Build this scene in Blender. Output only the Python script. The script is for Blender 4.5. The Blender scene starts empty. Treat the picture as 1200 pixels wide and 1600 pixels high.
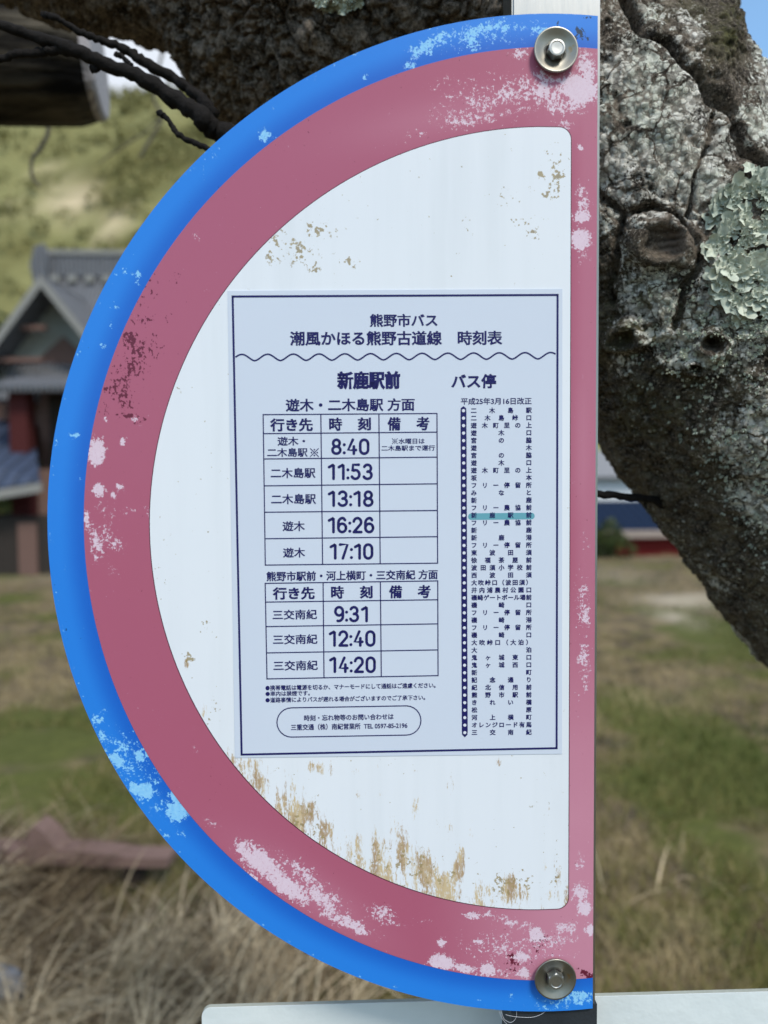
import bpy, bmesh, math, random
import numpy as np
from mathutils import Vector, Matrix
from mathutils.geometry import delaunay_2d_cdt
from mathutils.bvhtree import BVHTree
R = math.radians
rnd = random.Random(7)
S = bpy.context.scene
C = S.collection

# ------------------------------------------------------------------ camera
FPX, CAMZ, DIST = 1164.0, 1.5, 0.45          # focal length in photo pixels, eye height, distance to the sign
PITCH, ROLL, YAW = R(2.770), R(-0.489), R(1.636)
_r0, _f0 = Vector((1, 0, 0)), Vector((0, math.cos(PITCH), -math.sin(PITCH)))
_u0 = _r0.cross(_f0)
cR = math.cos(ROLL) * _r0 + math.sin(ROLL) * _u0
cU = -math.sin(ROLL) * _r0 + math.cos(ROLL) * _u0
cF = _f0
EYE = Vector((0, 0, CAMZ))
cam_d = bpy.data.cameras.new('camera')
cam = bpy.data.objects.new('camera', cam_d)
C.objects.link(cam)
m = Matrix((cR, cU, -cF)).transposed().to_4x4()
m.translation = EYE
cam.matrix_world = m
cam_d.sensor_fit = 'VERTICAL'
cam_d.sensor_height = 36.0
cam_d.sensor_width = 27.0
cam_d.lens = 36.0 * FPX / 1600.0
cam_d.clip_start = 0.02
cam_d.clip_end = 3000.0
cam_d.dof.use_dof = True
cam_d.dof.focus_distance = 0.477
cam_d.dof.aperture_fstop = cam_d.lens / 5.8     # about a 5.8 mm pupil
S.camera = cam

# ------------------------------------------------------------------ sky, sun, exposure
SUN_EL, SUN_AZ = R(52), R(150)                  # azimuth clockwise from +Y (the view direction)
W = bpy.data.worlds.new('World')
S.world = W
W.use_nodes = True
wn, wl = W.node_tree.nodes, W.node_tree.links
wn.clear()
wo = wn.new('ShaderNodeOutputWorld')
bg = wn.new('ShaderNodeBackground')
bg.inputs[1].default_value = 0.135
sky = wn.new('ShaderNodeTexSky')
sky.sky_type = 'NISHITA'
sky.sun_disc = False
sky.sun_elevation = SUN_EL
sky.sun_rotation = SUN_AZ
sky.air_density = 1.0
sky.dust_density = 0.6
sky.ozone_density = 2.0
tc = wn.new('ShaderNodeTexCoord')
cn = wn.new('ShaderNodeTexNoise')
cn.inputs['Scale'].default_value = 2.2
cn.inputs['Detail'].default_value = 8
cn.inputs['Roughness'].default_value = 0.6
wl.new(tc.outputs['Generated'], cn.inputs['Vector'])


def wmath(op, a, b=None, clamp=False):
    n = wn.new('ShaderNodeMath')
    n.operation = op
    n.use_clamp = clamp
    for i, v in enumerate((a, b)):
        if v is None:
            continue
        if isinstance(v, (int, float)):
            n.inputs[i].default_value = v
        else:
            wl.new(v, n.inputs[i])
    return n.outputs[0]


def wdot(d):
    n = wn.new('ShaderNodeVectorMath')
    n.operation = 'DOT_PRODUCT'
    n.inputs[1].default_value = Vector(d).normalized()
    wl.new(tc.outputs['Generated'], n.inputs[0])
    return n.outputs['Value']


def pxdir(px, py):
    return ((px - 600) / FPX * cR - (py - 800) / FPX * cU + cF)


clear = wmath('MULTIPLY', wmath('SUBTRACT', wdot(pxdir(1190, 30)), 0.985, True), 30.0)      # one clear blue gap
bank = wmath('MULTIPLY', wmath('SUBTRACT', wdot(pxdir(1225, 190)), 0.9965, True), 200.0)
cm = wmath('ADD', wmath('SUBTRACT', wmath('ADD', cn.outputs['Fac'], 0.06), clear), bank)
cmask = wmath('MAXIMUM', wmath('MULTIPLY', wmath('SUBTRACT', cm, 0.46), 5.0, True), 0.14)
cmix = wn.new('ShaderNodeMix')
cmix.data_type = 'RGBA'
wl.new(cmask, cmix.inputs['Factor'])
tint = wn.new('ShaderNodeMix')
tint.data_type = 'RGBA'
tint.blend_type = 'MULTIPLY'
tint.inputs['Factor'].default_value = 1.0
wl.new(sky.outputs['Color'], tint.inputs[6])
tint.inputs[7].default_value = (0.80, 1.22, 1.32, 1)
wl.new(tint.outputs[2], cmix.inputs[6])
cmix.inputs[7].default_value = (4.2, 4.5, 5.0, 1)
wl.new(cmix.outputs[2], bg.inputs[0])
wl.new(bg.outputs[0], wo.inputs[0])

sd = bpy.data.lights.new('sun', 'SUN')
sd.energy = 2.0
sd.angle = R(14)
sd.color = (1.0, 0.93, 0.82)
sun = bpy.data.objects.new('sun', sd)
C.objects.link(sun)
sdir = Vector((math.sin(SUN_AZ) * math.cos(SUN_EL), math.cos(SUN_AZ) * math.cos(SUN_EL), math.sin(SUN_EL)))
sun.rotation_euler = sdir.to_track_quat('Z', 'Y').to_euler()
sun.location = (0, -3, 8)

S.view_settings.view_transform = 'Standard'
S.view_settings.look = 'None'
S.view_settings.exposure = 0.55
S.view_settings.gamma = 1.0
S.view_settings.use_curve_mapping = False
S.cycles.use_denoising = True
S.cycles.max_bounces = 6


# ------------------------------------------------------------------ mapping between the photo and the place
def at(px, py, depth):
    """the point that stands DEPTH metres in front of the eye along the ray through a photo pixel"""
    return EYE + pxdir(px, py) * depth


def ground_at(px, py, z=0.0):
    d = pxdir(px, py)
    return EYE + d * ((z - EYE.z) / d.z)


SU = Vector((math.cos(YAW), math.sin(YAW), 0))
SN = Vector((-math.sin(YAW), math.cos(YAW), 0))
SO = Vector((0, DIST, CAMZ))


def uv(px, py, back=0.0):
    """sign coordinates (metres right, metres up) of a photo pixel, on a plane BACK metres behind the sign face"""
    d = pxdir(px, py)
    o = SO + SN * back
    t = (o - EYE).dot(SN) / d.dot(SN)
    p = EYE + d * t - o
    return (p.dot(SU), p.z)


def project(co):
    """photo pixels of an (n,3) array of world points"""
    d = co - np.array(EYE)
    z = d @ np.array(cF)
    return 600 + FPX * (d @ np.array(cR)) / z, 800 - FPX * (d @ np.array(cU)) / z


# ------------------------------------------------------------------ numpy noise
def _hash(x, y, z, s):
    h = (x.astype(np.int64) * 374761393 + y.astype(np.int64) * 668265263 + z.astype(np.int64) * 2147483647 + s * 974634777) & 0x7fffffff
    h = ((h ^ (h >> 13)) * 1274126177) & 0x7fffffff
    h = ((h ^ (h >> 16)) * 1911520717) & 0x7fffffff
    return ((h ^ (h >> 15)) & 0xffff) / 65535.0


def vnoise(p, s=0):
    i = np.floor(p).astype(np.int64)
    f = p - i
    f = f * f * (3 - 2 * f)
    r = 0
    for dx in (0, 1):
        for dy in (0, 1):
            for dz in (0, 1):
                w = (f[:, 0] if dx else 1 - f[:, 0]) * (f[:, 1] if dy else 1 - f[:, 1]) * (f[:, 2] if dz else 1 - f[:, 2])
                r = r + w * _hash(i[:, 0] + dx, i[:, 1] + dy, i[:, 2] + dz, s)
    return r


def fbm(p, octs=4, s=0, gain=0.5):
    a, t, r = 1.0, 0.0, 0.0
    for k in range(octs):
        r = r + a * vnoise(p * 2.03 ** k, s + k)
        t += a
        a *= gain
    return r / t


def sstep(a, b, x):
    t = np.clip((x - a) / (b - a), 0, 1)
    return t * t * (3 - 2 * t)


# ------------------------------------------------------------------ objects
def put(o, parent=None, label=None, cat=None, group=None, kind=None):
    C.objects.link(o)
    if parent is not None:
        o.parent = parent
    for k, v in (('label', label), ('category', cat), ('group', group), ('kind', kind)):
        if v:
            o[k] = v
    return o


def empty(name, loc, label, cat, rz=0.0, group=None):
    o = bpy.data.objects.new(name, None)
    o.location = loc
    o.rotation_euler = (0, 0, rz)
    o.empty_display_size = 0.1
    return put(o, None, label, cat, group)


def mesh(name, verts, faces, mat, parent=None, smooth=False, **tags):
    me = bpy.data.meshes.new(name)
    me.from_pydata([tuple(v) for v in verts], [], faces)
    me.update()
    if smooth:
        me.polygons.foreach_set('use_smooth', [True] * len(me.polygons))
    if mat:
        me.materials.append(mat)
    return put(bpy.data.objects.new(name, me), parent, **tags)


def bmobj(name, bm, mat, parent=None, smooth=False, **tags):
    bmesh.ops.recalc_face_normals(bm, faces=bm.faces)
    me = bpy.data.meshes.new(name)
    bm.to_mesh(me)
    bm.free()
    if smooth:
        me.polygons.foreach_set('use_smooth', [True] * len(me.polygons))
    me.materials.append(mat)
    return put(bpy.data.objects.new(name, me), parent, **tags)


def numesh(name, co, tris, mat, parent=None, smooth=False, attrs=None, nper=3, **tags):
    """mesh from arrays; every face has NPER corners"""
    co = np.asarray(co, dtype=np.float32)
    tris = np.asarray(tris, dtype=np.int32)
    me = bpy.data.meshes.new(name)
    me.vertices.add(len(co))
    me.vertices.foreach_set('co', co.ravel())
    me.loops.add(tris.size)
    me.loops.foreach_set('vertex_index', tris.ravel())
    me.polygons.add(len(tris))
    me.polygons.foreach_set('loop_start', np.arange(0, tris.size, nper, dtype=np.int32))
    me.polygons.foreach_set('loop_total', np.full(len(tris), nper, dtype=np.int32))
    if smooth:
        me.polygons.foreach_set('use_smooth', np.ones(len(tris), dtype=bool))
    me.update(calc_edges=True)
    for k, v in (attrs or {}).items():
        a = me.attributes.new(k, 'FLOAT', 'POINT')
        a.data.foreach_set('value', np.asarray(v, dtype=np.float32))
    me.materials.append(mat)
    return put(bpy.data.objects.new(name, me), parent, **tags)


def box(bm, c, s, mat=None):
    r = bmesh.ops.create_cube(bm, size=1.0)
    bmesh.ops.scale(bm, vec=s, verts=r['verts'])
    if mat is not None:
        bmesh.ops.transform(bm, matrix=mat, verts=r['verts'])
    bmesh.ops.translate(bm, vec=c, verts=r['verts'])
    return r['verts']


def prism(bm, pts, d):
    """closed solid: a loop of 3-D points pushed along vector d"""
    a = [bm.verts.new(p) for p in pts]
    b = [bm.verts.new(Vector(p) + Vector(d)) for p in pts]
    n = len(pts)
    bm.faces.new(a)
    bm.faces.new(b[::-1])
    for i in range(n):
        bm.faces.new((a[i], b[i], b[(i + 1) % n], a[(i + 1) % n]))


def tube_data(pts, radii, n=8, wob=0.0, seed=0):
    """rings round a polyline -> verts, quads (closed with end points)"""
    rr = random.Random(seed)
    pts = [Vector(p) for p in pts]
    vs, fs = [], []
    ref = Vector((0.3, 0.2, 1)).normalized()
    for i, p in enumerate(pts):
        t = (pts[min(i + 1, len(pts) - 1)] - pts[max(i - 1, 0)]).normalized()
        x = t.cross(ref)
        if x.length < 0.05:
            x = t.cross(Vector((1, 0, 0)))
        x.normalize()
        y = t.cross(x)
        for k in range(n):
            a = 2 * math.pi * k / n
            r = radii[i] * (1 + wob * (rr.random() - 0.5))
            vs.append(p + (x * math.cos(a) + y * math.sin(a)) * r)
    for i in range(len(pts) - 1):
        for k in range(n):
            a, b = i * n + k, i * n + (k + 1) % n
            fs.append((a, b, b + n, a + n))
    fs.append(tuple(range(n))[::-1])
    fs.append(tuple(range((len(pts) - 1) * n, len(pts) * n)))
    return vs, fs


def smooth_path(pts, k=6):
    """Catmull-Rom through points; works on tuples of any length"""
    P = [np.array(p, dtype=float) for p in pts]
    P = [2 * P[0] - P[1]] + P + [2 * P[-1] - P[-2]]
    out = []
    for i in range(1, len(P) - 2):
        for j in range(k):
            t = j / k
            a, b, c, d = P[i - 1], P[i], P[i + 1], P[i + 2]
            out.append(0.5 * ((2 * b) + (c - a) * t + (2 * a - 5 * b + 4 * c - d) * t * t + (3 * b - a - 3 * c + d) * t ** 3))
    out.append(P[-2])
    return out


# ------------------------------------------------------------------ materials
class M:
    """small node-graph builder"""

    def __init__(s, name, rough=0.6, spec=0.3, metal=0.0):
        s.m = bpy.data.materials.new(name)
        s.m.use_nodes = True
        s.t = s.m.node_tree
        s.b = s.t.nodes['Principled BSDF']
        s.b.inputs['Roughness'].default_value = rough
        s.b.inputs['Specular IOR Level'].default_value = spec
        s.b.inputs['Metallic'].default_value = metal
        s.co = s.t.nodes.new('ShaderNodeTexCoord').outputs['Object']

    def link(s, v, sock):
        if isinstance(v, (int, float)):
            sock.default_value = v
        elif isinstance(v, tuple):
            sock.default_value = v if len(v) == 4 or sock.type == 'VECTOR' else (*v, 1)
        else:
            s.t.links.new(v, sock)

    def scaled(s, v, co=None):
        n = s.t.nodes.new('ShaderNodeMapping')
        n.inputs['Scale'].default_value = v
        s.link(co or s.co, n.inputs['Vector'])
        return n.outputs[0]

    def noise(s, scale, detail=4, rough=0.55, co=None, dist=0.0):
        n = s.t.nodes.new('ShaderNodeTexNoise')
        n.inputs['Scale'].default_value = scale
        n.inputs['Detail'].default_value = detail
        n.inputs['Roughness'].default_value = rough
        n.inputs['Distortion'].default_value = dist
        s.link(co or s.co, n.inputs['Vector'])
        return n.outputs['Fac']

    def voro(s, scale, feature='DISTANCE_TO_EDGE', co=None, out='Distance'):
        n = s.t.nodes.new('ShaderNodeTexVoronoi')
        n.feature = feature
        n.inputs['Scale'].default_value = scale
        s.link(co or s.co, n.inputs['Vector'])
        return n.outputs[out]

    def wave(s, scale, dist=2.0, detail=2.0, direction='X', kind='BANDS', co=None):
        n = s.t.nodes.new('ShaderNodeTexWave')
        n.wave_type = kind
        if kind == 'BANDS':
            n.bands_direction = direction
        n.inputs['Scale'].default_value = scale
        n.inputs['Distortion'].default_value = dist
        n.inputs['Detail'].default_value = detail
        s.link(co or s.co, n.inputs['Vector'])
        return n.outputs['Fac']

    def attr(s, name):
        n = s.t.nodes.new('ShaderNodeAttribute')
        n.attribute_name = name
        return n.outputs['Fac']

    def math(s, op, a, b=0.0, clamp=False):
        n = s.t.nodes.new('ShaderNodeMath')
        n.operation = op
        n.use_clamp = clamp
        s.link(a, n.inputs[0])
        s.link(b, n.inputs[1])
        return n.outputs[0]

    def step(s, x, lo, hi):
        n = s.t.nodes.new('ShaderNodeMapRange')
        n.interpolation_type = 'SMOOTHSTEP'
        s.link(x, n.inputs[0])
        s.link(lo, n.inputs[1])
        s.link(hi, n.inputs[2])
        return n.outputs[0]

    def mix(s, f, a, b, mode='MIX'):
        n = s.t.nodes.new('ShaderNodeMix')
        n.data_type = 'RGBA'
        n.blend_type = mode
        s.link(f, n.inputs['Factor'])
        s.link(a, n.inputs[6])
        s.link(b, n.inputs[7])
        return n.outputs[2]

    def bump(s, h, strength=0.5, dist=0.01):
        n = s.t.nodes.new('ShaderNodeBump')
        n.inputs['Strength'].default_value = strength
        n.inputs['Distance'].default_value = dist
        s.link(h, n.inputs['Height'])
        s.t.links.new(n.outputs[0], s.b.inputs['Normal'])
        return s

    def color(s, c):
        s.link(c, s.b.inputs['Base Color'])
        return s

    def rough(s, v):
        s.link(v, s.b.inputs['Roughness'])
        return s


def srgb(r, g, b):
    return tuple((v / 255 / 12.92 if v / 255 <= 0.04045 else ((v / 255 + 0.055) / 1.055) ** 2.4) for v in (r, g, b))


def worn(base, chips, scale, co_scale=(1, 1, 1), rough=0.35, spec=0.4, name='paint', dark=None):
    """paint with chips: the mesh carries float attributes wear (pale chips) and spot (dark spots), both 0..1"""
    k = M(name, rough, spec)
    base = base(k) if callable(base) else base
    co = k.scaled(co_scale)
    n1 = k.noise(scale, 6, 0.62, co)
    n2 = k.noise(scale * 0.28, 3, 0.55, co)
    n0 = k.noise(scale * 2.6, 4, 0.7, co)
    n = k.math('ADD', k.math('MULTIPLY', n0, 0.32), k.math('ADD', k.math('MULTIPLY', n1, 0.42), k.math('MULTIPLY', n2, 0.26)))
    w = k.attr('wear')
    th = k.math('SUBTRACT', 0.70, k.math('MULTIPLY', w, 0.41))
    msk = k.math('MULTIPLY', k.step(n, th, k.math('ADD', th, 0.045)), k.step(n0, 0.10, 0.48))
    chip = k.mix(k.noise(scale * 1.7, 3), chips[0], chips[1])
    c = k.mix(msk, base, chip)
    if dark:
        v = k.noise(scale * 0.9, 5, 0.6, k.scaled((1.07, 1, 0.93)))
        d = k.math('SUBTRACT', 0.72, k.math('MULTIPLY', k.attr('spot'), 0.36))
        c = k.mix(k.step(v, d, k.math('ADD', d, 0.025)), c, dark)
    k.color(c)
    k.rough(k.math('ADD', rough, k.math('MULTIPLY', msk, 0.3)))
    k.bump(k.math('ADD', k.math('MULTIPLY', msk, -1.0), k.math('MULTIPLY', n1, 0.1)), 0.25, 0.0003)
    return k.m


def blue_base(k):
    g = k.attr('grad')
    c = k.mix(k.step(g, 0.0, 0.75), (0.008, 0.115, 0.55), (0.018, 0.205, 0.72))
    return k.mix(k.math('MULTIPLY', k.noise(40, 3), 0.12), c, (0.02, 0.28, 0.85))


def pink_base(k):
    c = k.mix(k.attr('fade_sheen'), (0.405, 0.102, 0.168), (0.575, 0.255, 0.345))
    return k.mix(k.math('MULTIPLY', k.noise(25, 4), 0.25), c, (0.42, 0.11, 0.21))


MAT = {}
MAT['blue'] = worn(blue_base, ((0.14, 0.46, 0.86), (0.36, 0.68, 0.90)), 290, name='faded blue print', dark=(0.006, 0.035, 0.09))
MAT['pink'] = worn(pink_base, ((0.66, 0.49, 0.60), (0.75, 0.62, 0.71)), 500, name='faded red print', dark=(0.13, 0.012, 0.035))
MAT['pink_edge'] = M('dark red print line', 0.5).color((0.07, 0.012, 0.03)).m


def white_mat():
    k = M('weathered white print', 0.4, 0.4)
    big = k.noise(9, 3)
    base = k.mix(big, (0.74, 0.775, 0.84), (0.79, 0.815, 0.865))
    film = k.math('MULTIPLY', k.step(k.noise(48, 5, 0.6, k.scaled((1, 1, 0.06))), 0.42, 0.72), k.noise(14, 4))
    base = k.mix(k.math('MULTIPLY', film, 0.42), base, (0.60, 0.64, 0.68))
    co = k.scaled((1.0, 1.0, 0.15))
    nf = k.noise(1000, 4, 0.7, k.scaled((1.0, 1.0, 0.35)))
    n = k.math('ADD', k.math('MULTIPLY', nf, 0.30), k.math('ADD', k.math('MULTIPLY', k.noise(380, 6, 0.65, co), 0.40), k.math('MULTIPLY', k.noise(90, 3, 0.5, co), 0.30)))
    th = k.math('SUBTRACT', 0.70, k.math('MULTIPLY', k.attr('wear'), 0.41))
    msk = k.math('MULTIPLY', k.step(n, th, k.math('ADD', th, 0.085)), k.step(nf, 0.22, 0.52))
    n2 = k.math('ADD', k.math('MULTIPLY', k.noise(420, 5, 0.6), 0.65), k.math('MULTIPLY', k.noise(120, 3), 0.35))
    th2 = k.math('SUBTRACT', 0.73, k.math('MULTIPLY', k.attr('spot'), 0.40))
    m2 = k.step(n2, th2, k.math('ADD', th2, 0.03))
    stain = k.mix(k.step(k.noise(170, 4, 0.6, co), 0.38, 0.62), (0.56, 0.40, 0.175), (0.34, 0.185, 0.045))
    c = k.mix(k.math('MULTIPLY', msk, 0.85), base, stain)
    c = k.mix(k.math('MULTIPLY', m2, 0.85), c, k.mix(k.noise(300, 2), (0.46, 0.355, 0.15), (0.17, 0.125, 0.065)))
    k.color(c)
    k.rough(k.math('ADD', 0.38, k.math('MULTIPLY', msk, 0.4)))
    k.bump(k.math('ADD', k.math('MULTIPLY', k.noise(60, 3), 0.3), msk), 0.12, 0.0003)
    return k.m


MAT['white'] = white_mat()
k = M('timetable sticker', 0.42, 0.35)
k.color(k.mix(k.noise(12, 4), (0.59, 0.645, 0.76), (0.63, 0.68, 0.785))).bump(k.noise(35, 3), 0.06, 0.0006)
MAT['sticker'] = k.m
k = M('navy ink', 0.5, 0.3)
k.color(k.mix(k.noise(160, 3), (0.006, 0.006, 0.085), (0.012, 0.012, 0.12)))
MAT['ink'] = k.m
MAT['teal'] = M('teal marker', 0.5, 0.3).color((0.13, 0.36, 0.44)).m
MAT['dot'] = M('white ink', 0.5, 0.3).color((0.72, 0.74, 0.82)).m


def metal(name, a, b, rough, streak=(1, 1, 1), scale=60, rust=0.0):
    k = M(name, rough, 0.5, 1.0)
    n = k.noise(scale, 5, 0.6, k.scaled(streak))
    c = k.mix(n, a, b)
    if rust:
        c = k.mix(k.math('MULTIPLY', k.step(k.noise(150, 5, 0.6), 0.58, 0.72), rust), c, (0.33, 0.22, 0.09))
    k.color(c).rough(k.math('ADD', rough - 0.08, k.math('MULTIPLY', n, 0.2)))
    k.bump(n, 0.08, 0.0005)
    return k.m


MAT['alu'] = metal('brushed aluminium', (0.44, 0.44, 0.425), (0.33, 0.33, 0.325), 0.34, (14, 14, 1), 60)
MAT['alu_edge'] = metal('sheared sheet edge', (0.42, 0.42, 0.40), (0.30, 0.30, 0.29), 0.5)
MAT['steel'] = metal('stained steel', (0.40, 0.385, 0.34), (0.20, 0.19, 0.165), 0.42, (1, 1, 1), 90, 0.8)
MAT['bolt'] = metal('zinc bolt', (0.52, 0.52, 0.50), (0.30, 0.30, 0.29), 0.40, (1, 1, 1), 350)


def bark_mat():
    k = M('lichen covered bark', 0.9, 0.12)
    n1 = k.noise(45, 7, 0.7)
    n2 = k.noise(190, 8, 0.72)
    n3 = k.noise(430, 6, 0.75)
    bark = k.mix(k.step(n1, 0.3, 0.75), (0.022, 0.018, 0.015), (0.27, 0.22, 0.175))
    bark = k.mix(k.math('MULTIPLY', k.step(n3, 0.50, 0.66), 0.75), bark, (0.38, 0.32, 0.26))
    bark = k.mix(k.step(n3, 0.47, 0.36), bark, (0.010, 0.0085, 0.0075))
    moss = k.mix(k.step(n2, 0.35, 0.7), (0.010, 0.012, 0.005), (0.13, 0.125, 0.05))
    c = k.mix(k.math('MULTIPLY', k.attr('moss'), k.step(n1, 0.35, 0.6)), bark, moss)
    # crustose lichen: granules that cling to the raised scales
    h = k.math('ADD', k.math('MULTIPLY', n2, 0.42), k.math('ADD', k.math('MULTIPLY', n3, 0.38), k.math('MULTIPLY', n1, 0.20)))
    th = k.math('SUBTRACT', 0.69, k.math('MULTIPLY', k.attr('lichen'), 0.36))
    lm = k.step(h, th, k.math('ADD', th, 0.035))
    gran = k.voro(230, 'F1', k.mix(0.006, k.co, k.t.nodes.new('ShaderNodeTexNoise').outputs['Color'], 'ADD'))
    gap = k.math('MULTIPLY', k.step(gran, 0.40, 0.58), k.step(k.noise(75, 4), 0.34, 0.54))
    tn = k.t.nodes.new('ShaderNodeTexNoise')
    tn.inputs['Scale'].default_value = 55
    tn.inputs['Detail'].default_value = 6
    k.t.links.new(k.co, tn.inputs['Vector'])
    wco = k.mix(0.028, k.co, tn.outputs['Color'], 'ADD')
    edge = k.voro(34, co=wco)
    present = k.step(k.noise(20, 3), 0.40, 0.55)
    crack = k.step(edge, k.math('MULTIPLY', present, 0.022), k.math('ADD', 0.004, k.math('MULTIPLY', present, 0.060)))
    edge2 = k.voro(110, co=k.mix(0.012, k.co, tn.outputs['Color'], 'ADD'))
    crack2 = k.step(edge2, 0.0, k.math('MULTIPLY', k.step(k.noise(70, 3), 0.40, 0.62), 0.14))
    lm = k.math('MULTIPLY', lm, k.math('SUBTRACT', 1.0, k.math('MULTIPLY', gap, 0.75)))
    lm = k.math('MULTIPLY', lm, k.math('MULTIPLY', k.math('ADD', 0.40, k.math('MULTIPLY', crack2, 0.60)), crack))
    lcol = k.mix(k.step(k.noise(24, 4), 0.40, 0.62), (0.78, 0.74, 0.67), (0.72, 0.73, 0.63))
    lcol = k.mix(k.step(n3, 0.46, 0.70), lcol, (0.84, 0.82, 0.76))
    lcol = k.mix(k.math('MULTIPLY', k.step(n3, 0.46, 0.30), 0.6), lcol, (0.36, 0.335, 0.30))
    c = k.mix(lm, c, lcol)
    pale = k.step(k.noise(150, 6, 0.7, k.scaled((1, 1, 1.1))), 0.60, 0.64)
    c = k.mix(k.math('MULTIPLY', pale, k.attr('fleck')), c, k.mix(k.step(n3, 0.4, 0.65), (0.33, 0.37, 0.31), (0.58, 0.60, 0.53)))
    teal = k.math('MULTIPLY', k.step(k.noise(26, 5, 0.65), 0.60, 0.70), k.math('MULTIPLY', k.attr('fleck'), k.step(n3, 0.40, 0.6)))
    c = k.mix(k.math('MULTIPLY', teal, 0.55), c, (0.16, 0.215, 0.19))
    c = k.mix(k.attr('bare'), c, k.mix(k.wave(60, 4, 3, 'Z'), (0.085, 0.062, 0.050), (0.22, 0.17, 0.14)))
    k.color(c)
    hh = k.math('ADD', k.math('MULTIPLY', n3, 0.9), k.math('ADD', k.math('MULTIPLY', lm, 0.35), k.math('MULTIPLY', gran, -0.40)))
    k.bump(hh, 0.8, 0.0035)
    return k.m


MAT['bark'] = bark_mat()
k = M('dark twig bark', 0.85, 0.15)
n = k.noise(180, 5)
k.color(k.mix(n, (0.004, 0.0035, 0.0035), (0.020, 0.017, 0.016))).bump(n, 0.7, 0.003)
MAT['twig'] = k.m
MAT['grey_twig'] = M('grey twig bark', 0.9, 0.1).color((0.09, 0.08, 0.066)).m
k = M('foliose lichen', 0.85, 0.15)
n = k.noise(60, 5)
k.color(k.mix(k.step(n, 0.35, 0.65), (0.42, 0.47, 0.40), (0.62, 0.64, 0.52))).bump(k.noise(420, 4), 0.5, 0.0015)
MAT['lobe'] = k.m
k = M('weathered log bark', 0.9, 0.15)
n = k.noise(10, 5, 0.6, k.scaled((0.5, 2.5, 4)))
k.color(k.mix(k.step(n, 0.35, 0.72), (0.005, 0.0045, 0.0045), (0.11, 0.095, 0.072))).bump(n, 0.8, 0.02)
MAT['log'] = k.m
k = M('sawn wood end', 0.8, 0.2)
k.color(k.mix(k.wave(9, 2.5, 3, kind='RINGS', co=k.scaled((0.001, 7, 7))), (0.24, 0.22, 0.235), (0.50, 0.47, 0.475)))
MAT['sawn'] = k.m


def plain(name, a, b, scale, rough=0.8, spec=0.2, streak=(1, 1, 1), bump=0.2, bd=0.01):
    k = M(name, rough, spec)
    n = k.noise(scale, 5, 0.6, k.scaled(streak))
    k.color(k.mix(n, a, b)).bump(n, bump, bd)
    return k.m


MAT['board'] = plain('white painted board', (0.60, 0.66, 0.68), (0.78, 0.82, 0.82), 14, 0.4, 0.4)
MAT['board_edge'] = plain('grey board edge', (0.30, 0.32, 0.28), (0.42, 0.44, 0.40), 60, 0.7)
MAT['plaster'] = plain('greyed plaster', (0.26, 0.27, 0.24), (0.34, 0.34, 0.30), 3)
MAT['brown_wall'] = plain('brown board wall', (0.13, 0.075, 0.062), (0.18, 0.11, 0.09), 4, streak=(1, 1, 8))
MAT['dark_wood'] = plain('old dark timber', (0.022, 0.018, 0.016), (0.05, 0.04, 0.034), 5, streak=(1, 1, 6))
MAT['grey_wood'] = plain('weathered timber', (0.20, 0.20, 0.19), (0.28, 0.27, 0.25), 6)
MAT['red_paint'] = plain('dull red paint', (0.050, 0.011, 0.011), (0.080, 0.017, 0.016), 2)
MAT['teal_pane'] = plain('green tinted pane', (0.05, 0.12, 0.11), (0.09, 0.19, 0.17), 3, 0.2, 0.5)
MAT['fascia'] = plain('beige fascia board', (0.30, 0.24, 0.20), (0.38, 0.31, 0.27), 4)
MAT['pale_wall'] = plain('white render', (0.62, 0.64, 0.66), (0.76, 0.77, 0.78), 2)
MAT['plank'] = plain('dull pink timber', (0.13, 0.080, 0.068), (0.25, 0.16, 0.135), 8, streak=(1, 6, 6))


def tiles(name, a, b, u=3.6, v=4.2, rough=0.55, spec=0.4):
    k = M(name, rough, spec)
    w1 = k.wave(u, 0.4, 1, 'X')
    w2 = k.wave(v, 0.4, 1, 'Y')
    n = k.noise(5, 4)
    c = k.mix(n, a, b)
    k.color(k.mix(k.math('MULTIPLY', k.step(w1, 0.0, 0.35), 1.0), tuple(x * 0.55 for x in a), c))
    k.bump(k.math('ADD', w1, k.math('MULTIPLY', w2, 0.4)), 0.8, 0.05)
    return k.m


MAT['dark_slate'] = plain('dark slate grey', (0.018, 0.022, 0.028), (0.034, 0.040, 0.048), 30, 0.5, 0.3)
MAT['grey_tile'] = tiles('grey roof tile', (0.13, 0.135, 0.15), (0.22, 0.22, 0.235))
MAT['blue_tile'] = tiles('slate blue roof tile', (0.030, 0.044, 0.080), (0.048, 0.066, 0.115), 1.2, 2)
MAT['dark_blue_tile'] = tiles('dark blue roof tile', (0.008, 0.016, 0.040), (0.014, 0.028, 0.062), 1.2, 2, 0.8, 0.08)  # darker, less glossy version of the slate blue tile
MAT['bright_red'] = plain('red painted wall', (0.15, 0.014, 0.012), (0.22, 0.022, 0.018), 2)


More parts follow.
